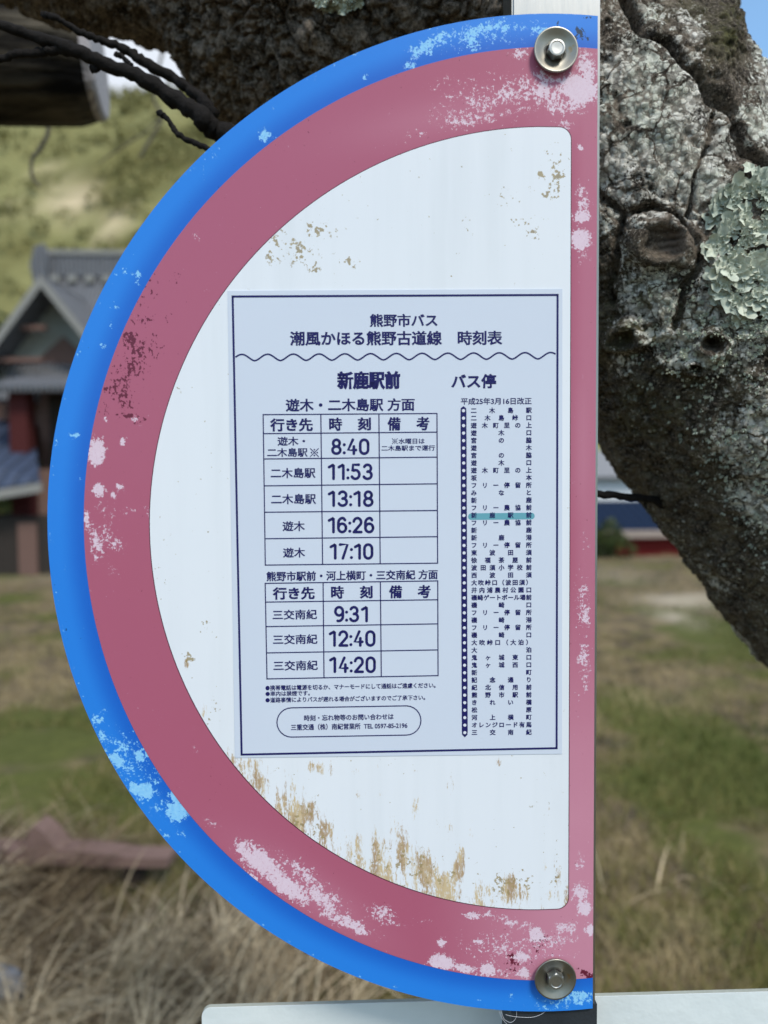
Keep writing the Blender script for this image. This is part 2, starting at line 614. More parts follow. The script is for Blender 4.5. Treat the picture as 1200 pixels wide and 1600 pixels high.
def ground_mat():
    k = M('rough field', 0.95, 0.1)
    n1 = k.noise(0.9, 5, 0.6)
    n2 = k.noise(4.5, 5, 0.65)
    n3 = k.noise(18, 4, 0.6)
    straw = k.mix(n3, (0.11, 0.080, 0.042), (0.27, 0.208, 0.118))
    soil = k.mix(n3, (0.045, 0.034, 0.026), (0.10, 0.078, 0.06))
    green = k.mix(n3, (0.044, 0.053, 0.015), (0.125, 0.130, 0.038))
    c = k.mix(k.step(n2, 0.40, 0.66), straw, soil)
    c = k.mix(k.step(k.math('ADD', n1, k.math('MULTIPLY', k.attr('green'), 0.30)), 0.50, 0.64), c, green)
    c = k.mix(k.math('MULTIPLY', k.attr('pale'), k.step(n2, 0.2, 0.5)), c, (0.40, 0.34, 0.255))
    k.color(c).bump(n2, 0.6, 0.08)
    return k.m


MAT['ground'] = ground_mat()


def hill_mat():
    k = M('scrub hillside', 0.95, 0.1)
    n1 = k.noise(0.055, 5, 0.6)
    n2 = k.noise(0.35, 5, 0.65)
    a = k.mix(n2, (0.145, 0.145, 0.058), (0.30, 0.28, 0.125))
    b = k.mix(n2, (0.066, 0.068, 0.026), (0.185, 0.165, 0.062))
    c = k.mix(k.step(k.math('ADD', n1, k.math('MULTIPLY', k.attr('dark'), 0.3)), 0.44, 0.66), a, b)
    c = k.mix(k.math('MULTIPLY', k.attr('bare'), k.step(n2, 0.25, 0.45)), c, (0.62, 0.50, 0.34))
    k.color(c).bump(n2, 0.8, 1.0)
    return k.m


MAT['hill'] = hill_mat()


def blade_mat(name, a, b, c3):
    k = M(name, 0.8, 0.2)
    t = k.attr('tone')
    c = k.mix(k.step(t, 0.0, 0.5), a, b)
    k.color(k.mix(k.step(t, 0.5, 1.0), c, c3))
    return k.m


MAT['grass'] = blade_mat('field grass', (0.052, 0.074, 0.013), (0.15, 0.135, 0.042), (0.33, 0.26, 0.14))
MAT['straw'] = blade_mat('dry straw', (0.085, 0.058, 0.034), (0.27, 0.20, 0.115), (0.62, 0.50, 0.33))
MAT['leaf'] = blade_mat('dark evergreen leaf', (0.015, 0.025, 0.008), (0.045, 0.062, 0.018), (0.13, 0.14, 0.04))
MAT['scrub'] = blade_mat('yellow green scrub leaf', (0.115, 0.118, 0.042), (0.22, 0.205, 0.08), (0.36, 0.32, 0.15))
MAT['stone'] = plain('pale grey stone', (0.14, 0.14, 0.15), (0.30, 0.30, 0.31), 9)
# ------------------------------------------------------------------ the bus stop sign
sign = empty('bus_stop_sign', SO, 'large half round bus stop timetable sign with blue rim and faded red band', 'bus stop sign', YAW)
PXM = DIST / FPX
UR = 0.1288                                       # the straight right edge


def arc_outline(cx, cz, r, right, top=None, corner=0.0, n=120):
    """part of a circle left of a vertical edge, with optional rounded corners at the edge"""
    a = math.acos((right - cx) / r)
    pts = []
    for i in range(n + 1):
        t = a + (2 * math.pi - 2 * a) * i / n
        pts.append((cx + r * math.cos(t), cz + r * math.sin(t)))
    if corner:
        t0, b0 = pts[0], pts[-1]
        c = corner
        cut = [p for p in pts if p[0] < right - c * 1.02]
        out = []
        for j in range(9):                        # top corner, from the edge to the arc
            t = math.radians(90 * j / 8)
            top_z = cz + math.sqrt(r * r - (right - c - cx) ** 2)
            out.append((right - c + c * math.cos(t), top_z - c + c * math.sin(t)))
        bot = []
        for j in range(9):
            t = math.radians(-90 + 90 * j / 8)
            bz = cz - math.sqrt(r * r - (right - c - cx) ** 2)
            bot.append((right - c + c * math.cos(t), bz + c + c * math.sin(t)))
        pts = out + cut[1:-1] + bot
    return pts


def sheet(name, outline, y, mat, parent, fn=None, step=0.0028):
    long_ = []
    for p, q in zip(outline, outline[1:] + outline[:1]):
        k = max(1, int(math.hypot(q[0] - p[0], q[1] - p[1]) / max(step, .004)))
        long_ += [(p[0] + (q[0] - p[0]) * j / k, p[1] + (q[1] - p[1]) * j / k) for j in range(k)]
    outline = long_
    xs = [p[0] for p in outline]
    zs = [p[1] for p in outline]
    pts = [Vector(p) for p in outline]
    nb = len(pts)
    poly = np.array(outline)
    gx, gz = np.meshgrid(np.arange(min(xs) + step / 2, max(xs), step), np.arange(min(zs) + step / 2, max(zs), step))
    q = np.c_[gx.ravel(), gz.ravel()]
    inside = np.zeros(len(q), bool)
    dmin = np.full(len(q), 9.0)
    for i in range(nb):
        a, b = poly[i], poly[(i + 1) % nb]
        cond = (a[1] > q[:, 1]) != (b[1] > q[:, 1])
        with np.errstate(divide='ignore', invalid='ignore'):
            xi = (b[0] - a[0]) * (q[:, 1] - a[1]) / (b[1] - a[1] + 1e-12) + a[0]
        inside ^= cond & (q[:, 0] < xi)
        ab = b - a
        t = np.clip(((q - a) @ ab) / (ab @ ab + 1e-12), 0, 1)
        dmin = np.minimum(dmin, np.hypot(*(q - a - t[:, None] * ab).T))
    q = q[inside & (dmin > step * 0.4)]
    pts += [Vector(p) for p in q]
    r = delaunay_2d_cdt(pts, [], [list(range(nb))], 1, 1e-6)
    co = np.array([(v.x, y, v.y) for v in r[0]])
    tris = []
    for f in r[2]:
        a, b, c = (r[0][i] for i in f[:3])
        f = list(f)
        if (b - a).cross(c - a) < 0:
            f.reverse()
        tris.append(f[:3])
    attrs = fn(co[:, 0], co[:, 2]) if fn else None
    return numesh(name, co, tris, mat, parent, attrs=attrs)


def blobs(u, v, lst, base=0.0):
    w = np.full(len(u), base)
    for (px, py, rx, ry, ang, s) in lst:
        cu, cv = uv(px, py)
        a = -math.radians(ang)
        du, dv = (u - cu) / PXM, (v - cv) / PXM
        x = du * math.cos(a) + dv * math.sin(a)
        z = -du * math.sin(a) + dv * math.cos(a)
        w = np.maximum(w, s * np.exp(-((x / rx) ** 2 + (z / ry) ** 2) * 0.7))
    return w


OUT = arc_outline(0.10304, -0.0329, 0.30425, UR)
PNK = arc_outline(0.1050, -0.0323, 0.2846, UR)
WR = uv(889.5, 800)[0]
WHT = arc_outline(0.0979, -0.0325, 0.2383, WR, corner=0.0072)
WHE = arc_outline(0.0979, -0.0325, 0.2388, WR + 0.0005, corner=0.0075)

bm = bmesh.new()
prism(bm, [(p[0], 0.0, p[1]) for p in OUT], (0, 0.0026, 0))
bmobj('plate', bm, MAT['alu_edge'], sign)

BLUE_W = [(205, 1190, 95, 40, 52, .50), (250, 1255, 50, 24, 50, .50), (740, 60, 110, 26, -8, .46), (870, 1562, 60, 16, 0, .5), (770, 45, 90, 12, -5, .62), (660, 76, 28, 14, -15, .72), (700, 58, 30, 10, -15, .66), (640, 100, 14, 12, 0, .62), (735, 70, 22, 14, 0, .60),
          (840, 48, 30, 14, 0, .60), (415, 212, 14, 14, 0, .66), (572, 120, 8, 8, 0, .6), (555, 80, 14, 6, -25, .6), (490, 128, 10, 6, 0, .5),
          (195, 424, 10, 6, 20, .68), (215, 428, 8, 8, 0, .72), (214, 443, 5, 8, 0, .6), (174, 505, 7, 6, 0, .68), (180, 478, 16, 8, 0, .45), (160, 540, 7, 6, 0, .58),
          (100, 662, 12, 4, -20, .62), (118, 680, 11, 7, -20, .7), (155, 1122, 14, 14, 40, .62), (192, 1168, 22, 12, 40, .66), (172, 1165, 10, 14, 0, .5),
          (183, 1188, 26, 12, 45, .74), (160, 1150, 16, 9, 45, .7), (218, 1180, 22, 12, -30, .66), (205, 1200, 28, 9, -20, .66), (226, 1237, 18, 12, 20, .92), (240, 1222, 20, 8, -40, .6), (208, 1232, 8, 18, -30, .7),
          (278, 1268, 19, 15, -10, .97), (276, 1245, 8, 16, -35, .85), (243, 1262, 14, 8, -20, .72), (237, 1278, 6, 8, 0, .6), (285, 1300, 14, 10, 45, .52), (260, 1305, 12, 12, 40, .42),
          (900, 1560, 34, 13, 0, .66), (870, 1570, 20, 5, 0, .5), (800, 1562, 20, 8, 0, .40), (640, 1540, 30, 10, 0, .25), (330, 250, 60, 20, -50, .34), (120, 750, 20, 60, 0, .30)]
BLUE_D = [(905, 52, 12, 10, 0, .82), (870, 36, 5, 10, 0, .7), (910, 30, 12, 5, 0, .62), (100, 935, 6, 14, -10, .45), (103, 985, 6, 14, -10, .55), (121, 1065, 5, 9, 0, .55)]


def blue_attr(u, v):
    r = np.hypot(u - 0.1040, v + 0.0326)
    edge = np.exp(-((r - 0.3035) / 0.0011) ** 2)
    return {'wear': np.maximum(blobs(u, v, BLUE_W, 0.18) * 1.04, 0.45 * edge), 'spot': blobs(u, v, BLUE_D), 'grad': np.clip((r - 0.2845) / 0.0195, 0, 1)}


PINK_W = [(800, 150, 150, 50, -8, .42), (480, 1390, 130, 34, 36, .44), (800, 1480, 130, 40, 4, .42), (165, 830, 30, 70, 0, .40), (908, 950, 18, 140, 0, .36), (770, 152, 110, 32, -10, .46), (850, 140, 70, 40, 0, .52), (690, 130, 40, 12, -20, .42), (700, 182, 50, 14, -15, .42), (740, 188, 70, 10, -12, .54),
          (905, 140, 32, 22, 10, .93), (880, 165, 50, 20, 0, .54), (915, 108, 20, 30, 0, .60), (812, 82, 18, 14, 0, .58), (908, 85, 16, 24, 0, .5), (640, 215, 60, 14, -20, .34), (880, 195, 30, 8, 0, .5),
          (912, 320, 14, 26, 0, .56), (907, 340, 16, 10, 0, .80), (908, 375, 18, 16, 0, .84), (910, 300, 16, 20, 0, .44), (908, 230, 5, 5, 0, .8), (912, 400, 16, 20, 0, .44),
          (905, 640, 14, 200, 0, .22), (912, 850, 10, 60, 0, .36), (910, 930, 12, 24, 0, .54), (914, 960, 12, 30, 0, .58), (912, 1030, 14, 30, 0, .54), (914, 1065, 10, 30, 0, .46), (905, 1120, 14, 90, 0, .25),
          (908, 1345, 14, 20, 0, .48), (905, 1395, 16, 20, 30, .64), (912, 1418, 14, 14, 0, .80), (922, 1452, 8, 10, 0, .9), (880, 1450, 30, 16, -10, .56),
          (405, 1345, 50, 22, 38, .74), (450, 1385, 60, 18, 38, .70), (500, 1400, 60, 22, 35, .56), (470, 1360, 70, 18, 35, .50), (540, 1440, 60, 14, 25, .60), (600, 1430, 45, 20, 25, .48), (390, 1370, 30, 8, 40, .6),
          (690, 1503, 22, 14, 10, .86), (725, 1512, 30, 8, 10, .72), (762, 1515, 14, 14, 30, .84), (690, 1472, 10, 8, 0, .74), (740, 1430, 25, 10, 0, .58), (760, 1425, 14, 14, 0, .5), (815, 1495, 16, 8, 0, .82), (838, 1460, 11, 16, 0, .92), (818, 1520, 10, 10, 0, .92), (745, 1470, 8, 4, 0, .74), (800, 1440, 40, 12, 10, .52), (870, 1468, 40, 12, -10, .54), (660, 1440, 20, 8, 0, .40), (780, 1520, 60, 10, 8, .5),
          (152, 706, 13, 24, 5, .86), (154, 766, 11, 12, 0, .84), (188, 762, 7, 6, 0, .82), (178, 772, 5, 5, 0, .86), (192, 690, 6, 6, 0, .76), (165, 655, 5, 4, 0, .8), (210, 655, 10, 8, 0, .6), (136, 810, 5, 20, 0, .74), (152, 850, 13, 38, 0, .56), (165, 835, 18, 10, -50, .58), (183, 850, 22, 18, 0, .46), (180, 900, 20, 20, 0, .36), (200, 800, 14, 10, 0, .48), (232, 800, 4, 20, 0, .5), (170, 600, 10, 6, 0, .6),
          (310, 370, 10, 14, 0, .42), (500, 180, 20, 10, 0, .34), (345, 1080, 10, 10, 0, .4), (330, 1285, 16, 8, 20, .55), (305, 1170, 5, 5, 0, .6)]
PINK_D = [(203, 530, 13, 12, 0, .86), (216, 502, 10, 8, 0, .70), (235, 498, 8, 6, 0, .66), (218, 552, 18, 18, 0, .66), (208, 575, 22, 16, 0, .64), (190, 600, 22, 12, -40, .62), (172, 610, 14, 10, -40, .68), (195, 625, 14, 20, 0, .66), (235, 545, 22, 20, -60, .48), (196, 650, 22, 8, 0, .64), (165, 640, 8, 10, 0, .6), (213, 655, 14, 10, 0, .56), (232, 440, 22, 10, -50, .44), (275, 435, 8, 10, 0, .5), (238, 455, 6, 10, 0, .54), (265, 505, 6, 10, 0, .46), (222, 475, 8, 6, 0, .62), (185, 575, 14, 10, -60, .5),
          (800, 1503, 10, 16, 0, .66), (828, 1505, 6, 8, 0, .62), (840, 1484, 6, 5, 0, .7), (914, 1520, 12, 7, 20, .86), (908, 1535, 8, 6, 0, .58), (926, 1525, 8, 8, 0, .7), (850, 1470, 30, 12, 0, .40)]


def pink_attr(u, v):
    px = u / PXM
    fade_sheen = np.zeros(len(u))
    right = sstep(uv(640, 1450)[0], uv(900, 1450)[0], u)
    low = sstep(-0.02, -0.22, v)
    fade_sheen = np.maximum(fade_sheen, right * low * 0.95)  # paler pink towards the lower right
    fade_sheen = np.maximum(fade_sheen, sstep(uv(885, 800)[0], uv(915, 800)[0], u) * 0.35)
    fade_sheen = np.maximum(fade_sheen, blobs(u, v, [(700, 180, 130, 26, -12, .35), (890, 150, 60, 60, 0, .4), (480, 1390, 110, 28, 36, .45), (912, 700, 14, 140, 0, .5)]))  # last entry: soft reflection on the right strip, put into the colour
    return {'wear': blobs(u, v, PINK_W, 0.17) * 1.12, 'spot': blobs(u, v, PINK_D, 0.05) * 1.12, 'fade_sheen': fade_sheen}


sheet('blue_border', OUT, -0.0002, MAT['blue'], sign, blue_attr)
sheet('red_band', PNK, -0.0004, MAT['pink'], sign, pink_attr)
sheet('band_outline', WHE, -0.00055, MAT['pink_edge'], sign, None, 0.02)

WHITE_W = [(295, 1035, 11, 16, 0, .60), (320, 1110, 8, 22, 0, .55), (385, 1195, 16, 20, 40, .62), (410, 1220, 24, 16, 45, .62), (440, 1250, 26, 18, 45, .56), (470, 1275, 16, 26, 0, .70), (484, 1270, 12, 22, 0, .74), (510, 1300, 18, 26, 30, .66), (550, 1325, 26, 40, 0, .56), (590, 1330, 22, 50, 0, .54),
           (632, 1335, 22, 60, 0, .64), (650, 1260, 8, 30, 0, .58), (615, 1300, 12, 50, 0, .52), (665, 1360, 26, 40, 0, .70), (690, 1380, 22, 26, 0, .66), (722, 1345, 12, 34, 0, .72), (735, 1300, 10, 36, 0, .60), (715, 1360, 10, 24, 0, .8), (760, 1390, 30, 20, 0, .56), (795, 1388, 18, 26, 0, .82), (790, 1398, 30, 18, 0, .72), (820, 1395, 16, 24, 0, .66), (860, 1400, 16, 20, 0, .66), (850, 1350, 20, 20, 0, .50), (872, 1370, 10, 24, 0, .52),
           (500, 1200, 50, 16, 0, .47), (555, 1206, 12, 12, 0, .58), (490, 1196, 8, 12, 0, .56), (650, 1204, 12, 12, 0, .50), (778, 1190, 5, 11, 0, .72), (600, 1195, 40, 20, 0, .40), (720, 1225, 40, 30, 0, .38), (860, 1265, 3, 9, 0, .70), (580, 1240, 60, 20, 0, .36), (700, 1290, 90, 40, 0, .34)]
WHITE_S = [(460, 388, 56, 30, 20, .52), (440, 380, 20, 20, 0, .56), (462, 388, 10, 14, 0, .72), (545, 412, 22, 12, 0, .58), (492, 420, 16, 14, 0, .58), (425, 405, 20, 24, 0, .50), (500, 360, 50, 30, 0, .44),
           (864, 227, 10, 12, 0, .58), (846, 275, 8, 10, 0, .70), (872, 280, 11, 14, 0, .68), (862, 300, 26, 16, 0, .54), (866, 255, 16, 30, 0, .50), (820, 345, 20, 14, 0, .50), (832, 365, 12, 16, 0, .60), (800, 310, 40, 20, 0, .42), (730, 358, 6, 5, 0, .62), (670, 340, 4, 5, 0, .6), (840, 340, 14, 20, 0, .46),
           (295, 1030, 16, 20, 0, .5), (640, 1350, 120, 40, 10, .46), (790, 1380, 60, 30, 0, .48), (870, 1360, 14, 40, 0, .46), (480, 1280, 60, 40, 40, .44), (850, 1240, 40, 60, 0, .34), (330, 1120, 20, 40, 0, .40), (320, 980, 14, 30, 0, .38)]


def white_attr(u, v):
    r = np.hypot(u - 0.0979, v + 0.0325)
    rim = np.exp(-((0.2383 - r) / 0.010) ** 2) * sstep(-0.13, -0.19, v) * sstep(UR, 0.02, u) * 0.55
    n = fbm(np.c_[u * 60, v * 14, u * 0], 3, 5)
    up = sstep(0.045, 0.0, 0.2383 - r) * sstep(-0.14, -0.18, v) * (0.30 + 0.55 * n)
    return {'wear': np.maximum(np.maximum(blobs(u, v, WHITE_W, 0.08) * (0.88 + 0.52 * n), rim), up), 'spot': blobs(u, v, WHITE_S, 0.20) * 1.08}


sheet('white_field', WHT, -0.0007, MAT['white'], sign, white_attr, 0.0024)

# ---- the timetable sticker and its print (all of it lies on the sign face)
STK = [uv(*p) for p in ((356, 455), (878, 452), (877.5, 1177), (367.5, 1183))]
bm = bmesh.new()
prism(bm, [(p[0], -0.0010, p[1]) for p in STK], (0, 0.00025, 0))
tt = bmobj('timetable', bm, MAT['sticker'], sign)
YI = -0.0011


def _arc(cx, cz, rx, rz, a0, a1, n=14):
    return [(cx + rx * math.cos(math.radians(a0 + (a1 - a0) * i / n)), cz + rz * math.sin(math.radians(a0 + (a1 - a0) * i / n))) for i in range(n + 1)]


STROKES = {
    '0': [_arc(.30, .70, .30, .30, 0, 180) + _arc(.30, .30, .30, .30, 180, 360) + [(.60, .70)]],
    '1': [[(0.0, .83), (.50, 1.0), (.52, .97), (.52, 0.0)]],
    '2': [_arc(.30, .71, .29, .29, 170, -32) + [(.02, 0.0)], [(.02, 0.0), (.60, 0.0)]],
    '3': [_arc(.29, .75, .27, .25, 155, -90), _arc(.29, .265, .31, .265, 86, -155)],
    '4': [[(.60, .26), (0, .26), (.36, 1.0)], [(.44, .52), (.44, 0.0)]],
    '5': [[(.54, 1.0), (.10, 1.0), (.06, .55)] + _arc(.28, .31, .31, .31, 120, -150)],
    '6': [_arc(.30, .30, .30, .30, 0, 360, 22), [(.52, .86)] + _arc(.33, .66, .33, .34, 75, 180) + [(0, .30)]],
    '7': [[(0, 1.0), (.58, 1.0), (.22, 0.0)]],
    '8': [_arc(.30, .755, .25, .245, 0, 360, 22), _arc(.30, .26, .30, .26, 0, 360, 22)],
    '9': [_arc(.30, .70, .30, .30, 0, 360, 22), [(.60, .70)] + _arc(.27, .34, .33, .34, 0, -105)],
    ':': [[(0, .64)], [(0, .06)]],
}


class Ink:
    """collects flat print on the sticker, in photo pixels"""

    def __init__(s, y=YI):
        s.v, s.f, s.y = [], [], y

    def quad(s, pts):
        i = len(s.v)
        s.v += [(p[0], s.y, p[1]) for p in pts]
        s.f.append(tuple(range(i, i + len(pts))))

    def line(s, p, q, w):
        a, b = Vector(uv(*p)), Vector(uv(*q))
        d = (b - a).normalized()
        n = Vector((-d.y, d.x)) * (w * PXM / 2)
        e = d * (w * PXM / 2)
        s.quad([a - e - n, b + e - n, b + e + n, a - e + n])

    def path(s, pts, w):
        P = [Vector(uv(*p)) for p in pts]
        L, Rr = [], []
        for i, p in enumerate(P):
            t = (P[min(i + 1, len(P) - 1)] - P[max(i - 1, 0)]).normalized()
            n = Vector((-t.y, t.x)) * (w * PXM / 2)
            L.append(p + n)
            Rr.append(p - n)
        for i in range(len(P) - 1):
            s.quad([Rr[i], Rr[i + 1], L[i + 1], L[i]])

    def disc(s, px, py, r, n=14):
        c = uv(px, py)
        s.quad([(c[0] + r * PXM * math.cos(2 * math.pi * i / n), c[1] + r * PXM * math.sin(2 * math.pi * i / n)) for i in range(n)])

    def pill(s, x0, y0, x1, y1, n=8):
        a, b = Vector(uv((x0 + x1) / 2, y0)), Vector(uv((x0 + x1) / 2, y1))
        l, r = uv(x0, (y0 + y1) / 2)[0], uv(x1, (y0 + y1) / 2)[0]
        t, bo = a.y, b.y
        rad = min(t - bo, r - l) / 2
        pts = []
        for cx, cz, s0 in ((r - rad, t - rad, 0), (l + rad, t - rad, 90), (l + rad, bo + rad, 180), (r - rad, bo + rad, 270)):
            for i in range(n + 1):
                an = math.radians(s0 + 90 * i / n)
                pts.append((cx + rad * math.cos(an), cz + rad * math.sin(an)))
        s.quad(pts)

    def add(s, vs, fs):
        i = len(s.v)
        s.v += [(p[0], s.y, p[1]) for p in vs]
        s.f += [tuple(i + k for k in f) for f in fs]

    def text(s, body, x0, x1, y0, y1, bold=0.012, fixed=None):
        """set BODY to fill the pixel box; FIXED keeps the glyph's own height inside a box of that em size"""
        vs, fs = glyphs(body, bold)
        a = np.array(vs)
        lo, hi = a.min(0), a.max(0)
        ym = (y0 + y1) / 2
        l, r = uv(x0, ym)[0], uv(x1, ym)[0]
        t, b = uv((x0 + x1) / 2, y0)[1], uv((x0 + x1) / 2, y1)[1]
        q = (a - lo) / np.maximum(hi - lo, 1e-6)
        s.add([(l + (r - l) * p[0], b + (t - b) * p[1]) for p in q], fs)

    def char(s, ch, cx, cy, size, bold=0.02):
        vs, fs = glyphs(ch, bold)
        c = uv(cx, cy)
        k = size * PXM
        s.add([(c[0] + (p[0] - glyph_mid) * k, c[1] + (p[1] - 0.38) * k) for p in vs], fs)

    def digits(s, body, x0, x1, y0, y1, w):
        """clock time in a round-ended stroke face filling the pixel box; W is the stroke width in pixels"""
        h = y1 - y0 - w
        cells = [(0.40 if c == '1' else 0.0 if c == ':' else 0.60) for c in body]
        gaps = [(0.30 if (a == ':' or b == ':') else 0.36 if b == '1' else 0.33) for a, b in zip(body, body[1:])]
        tot = sum(cells) + sum(gaps)
        k = (x1 - x0 - w) / tot
        x = x0 + w / 2
        for i, ch in enumerate(body):
            for st in STROKES[ch]:
                P = [(x + px_ * k * (cells[i] / 0.6 if cells[i] else 1), y0 + w / 2 + (1 - pz_) * h) for px_, pz_ in st]
                if len(P) == 1:
                    s.disc(P[0][0], P[0][1], w * 0.56)
                    continue
                s.y -= 0.000002
                s.path(P, w)
                s.y -= 0.000002
                s.disc(P[0][0], P[0][1], w / 2)
                s.disc(P[-1][0], P[-1][1], w / 2)
            if i < len(gaps):
                x += (cells[i] + gaps[i]) * k

    def komejirushi(s, cx, cy, q):
        s.line((cx - q, cy - q), (cx + q, cy + q), q * 0.20)
        s.y -= 0.000002
        s.line((cx - q, cy + q), (cx + q, cy - q), q * 0.20)
        for dx, dy in ((0, -1), (0, 1), (1, 0), (-1, 0)):
            s.disc(cx + dx * q * 0.72, cy + dy * q * 0.72, q * 0.20)

    def build(s, name, mat, parent):
        return mesh(name, s.v, s.f, mat, parent)


_cache = {}
_fc = bpy.data.curves.new('lettering', 'FONT')
_fc.fill_mode = 'FRONT'
_fc.resolution_u = 4
_fo = bpy.data.objects.new('lettering', _fc)
C.objects.link(_fo)
glyph_mid = 0.5


def embolden(vs, fs, w):
    """grow flat glyph faces outward by W: a strip along every outline edge"""
    fs = [f if sum(vs[f[i]][0] * vs[f[(i + 1) % len(f)]][1] - vs[f[(i + 1) % len(f)]][0] * vs[f[i]][1] for i in range(len(f))) > 0 else f[::-1] for f in fs]
    edges = {}
    for f in fs:
        for i in range(len(f)):
            edges[(f[i], f[(i + 1) % len(f)])] = 1
    rim = [e for e in edges if (e[1], e[0]) not in edges]
    nrm = {}
    for p, q in rim:
        d = Vector((vs[q][0] - vs[p][0], vs[q][1] - vs[p][1]))
        if d.length < 1e-7:
            continue
        d.normalize()
        o = Vector((d.y, -d.x))
        for k in (p, q):
            nrm.setdefault(k, []).append(o)
    vs, fs = list(vs), list(fs)
    new = {}
    for k, ns in nrm.items():
        m_ = sum(ns, Vector((0, 0)))
        if m_.length < 1e-5:
            m_ = ns[0]
        m_.normalize()
        g = w / max(0.62, m_.dot(ns[0]))
        new[k] = len(vs)
        vs.append((vs[k][0] + m_.x * g, vs[k][1] + m_.y * g))
    for p, q in rim:
        if p in new and q in new:
            fs.append((p, new[p], new[q], q))
    return vs, fs


def glyphs(body, bold):
    key = (body, bold)
    if key not in _cache:
        _fc.body = body
        dg = bpy.context.evaluated_depsgraph_get()
        dg.update()
        ev = _fo.evaluated_get(dg)
        bmt = bmesh.new()
        bmt.from_mesh(ev.to_mesh())
        ev.to_mesh_clear()
        bmesh.ops.remove_doubles(bmt, verts=bmt.verts, dist=1e-5)
        bmt.verts.index_update()
        vs = [(v.co.x, v.co.y) for v in bmt.verts]
        fs = [tuple(v.index for v in p.verts) for p in bmt.faces]
        bmt.free()
        _cache[key] = embolden(vs, fs, bold) if bold else (vs, fs)
    return _cache[key]


# measure the advance of a full-width glyph
_em = np.array(glyphs('国', 0.0)[0])
glyph_mid = float((_em[:, 0].min() + _em[:, 0].max()) / 2)
EMH = float(_em[:, 1].max() - _em[:, 1].min())
EMC = float((_em[:, 1].max() + _em[:, 1].min()) / 2)

ik = Ink()
fr = [(364, 464), (870.5, 461.5), (869, 1168), (378, 1178)]
for i in range(4):
    ik.line(fr[i], fr[(i + 1) % 4], 3.2)
ik.build('border_frame', MAT['ink'], tt)

ik = Ink()
wv = []
for i in range(0, 12 * 16 + 14):
    x = 368.4 + i * 40.12 / 16
    if x > 869.6:
        break
    ph = ((x - 378.4) / 40.12) % 1.0
    f = abs(math.cos(math.pi * ph)) ** 1.7        # pointed crests, broad troughs
    wv.append((x, 564.2 - 10 * f - (x - 368) * 0.0062))
ik.path(wv, 2.4)
ik.build('wavy_rule', MAT['ink'], tt)

ik = Ink()
ik.text('熊野市バス', 577.5, 683.5, 490.8, 511.4, .030)
ik.text('潮風かほる熊野古道線　時刻表', 453, 784.5, 517.4, 540.5, .030)
ik.build('title_text', MAT['ink'], tt)
ik = Ink()
ik.text('新鹿駅前', 526.4, 625.3, 580, 609.3, .050)
ik.build('stop_name_text', MAT['ink'], tt)
ik = Ink()
ik.text('バス停', 704.5, 774.8, 584.6, 607.2, .036)
ik.build('stop_name_text', MAT['ink'], tt)

ik = Ink()                                        # both time tables' ruled lines
for (xs0, xs1), rows, w in (((((411.5, 501.5, 592, 682.5)), (414.9, 504.2, 594, 683.5)), ((648.1, 646.3), (677.7, 675.3), (717.2, 714.3), (759.1, 755.9), (800.2, 797.5), (841.5, 838.3), (882.6, 879.6)), 1.7),
                            ((((414.7, 505, 594.3, 683.7)), (417.5, 506.4, 595.7, 684.2)), ((911.1, 907.2), (940.3, 936.6), (978.5, 974.2), (1019.5, 1014.8), (1060, 1054.9)), 1.7)):
    ik = Ink()
    for a, b in zip(xs0, xs1):
        f = (a - xs0[0]) / (xs0[-1] - xs0[0])
        ik.line((a, rows[0][0] + f * (rows[0][1] - rows[0][0])), (b, rows[-1][0] + f * (rows[-1][1] - rows[-1][0])), w)
    for i, (l, r) in enumerate(rows):
        f = (l - rows[0][0]) / (rows[-1][0] - rows[0][0])
        ik.line((xs0[0] + f * (xs1[0] - xs0[0]), l), (xs0[-1] + f * (xs1[-1] - xs0[-1]), r), w)
    ik.build('table_rules', MAT['ink'], tt)

ik = Ink()
for body, x0, x1, y0, y1 in (('行き先', 422.2, 489.1, 653.6, 674.5), ('時', 514.3, 535, 652.6, 673.4), ('刻', 558.8, 579.6, 652.2, 673), ('備', 605.3, 626.2, 651.7, 673), ('考', 650.2, 671, 651.2, 672.6),
                             ('行き先', 426.3, 492.1, 916.6, 936.6), ('時', 517.3, 537.9, 915, 935.2), ('刻', 562.1, 582.2, 914.6, 934.8), ('備', 607.6, 628.6, 914, 934.4), ('考', 652.2, 673, 913.6, 934)):
    ik = Ink()
    ik.text(body, x0, x1, y0, y1, .038)
    ik.build('heading_text', MAT['ink'], tt)
for body, x0, x1, y0, y1 in (('遊木・二木島駅 方面', 446.7, 648, 622.6, 643.2), ('熊野市駅前・河上横町・三交南紀 方面', 416.5, 684, 891, 906.6)):
    ik = Ink()
    ik.text(body, x0, x1, y0, y1, .028)
    ik.build('heading_text', MAT['ink'], tt)

ik = Ink()
for body, x0, x1, y0, y1 in (('遊木・', 433.9, 477, 682.3, 696.6), ('二木島駅', 417.8, 481.0, 700, 714.2), ('二木島駅', 423.2, 493.2, 731, 747.3), ('二木島駅', 424, 494, 771.6, 787.9), ('遊木', 441.7, 476.6, 813.9, 829.8), ('遊木', 442.5, 477, 855.3, 871),
                             ('三交南紀', 426.3, 495.6, 951.9, 967.5), ('三交南紀', 426.8, 496.3, 990.4, 1006), ('三交南紀', 427.5, 496.8, 1031.2, 1046.8), ('水曜日は', 622.4, 663.3, 685, 693.6), ('二木島駅まで運行', 595.9, 679.5, 695.8, 704.6)):
    ik = Ink()
    ik.text(body, x0, x1, y0, y1, .022)
    ik.build('destination_text', MAT['ink'], tt)
ik = Ink()
ik = Ink()
ik.komejirushi(491.4, 707.2, 6.2)
ik.build('note_mark', MAT['ink'], tt)
ik = Ink()
ik.komejirushi(616.8, 689.4, 4.1)
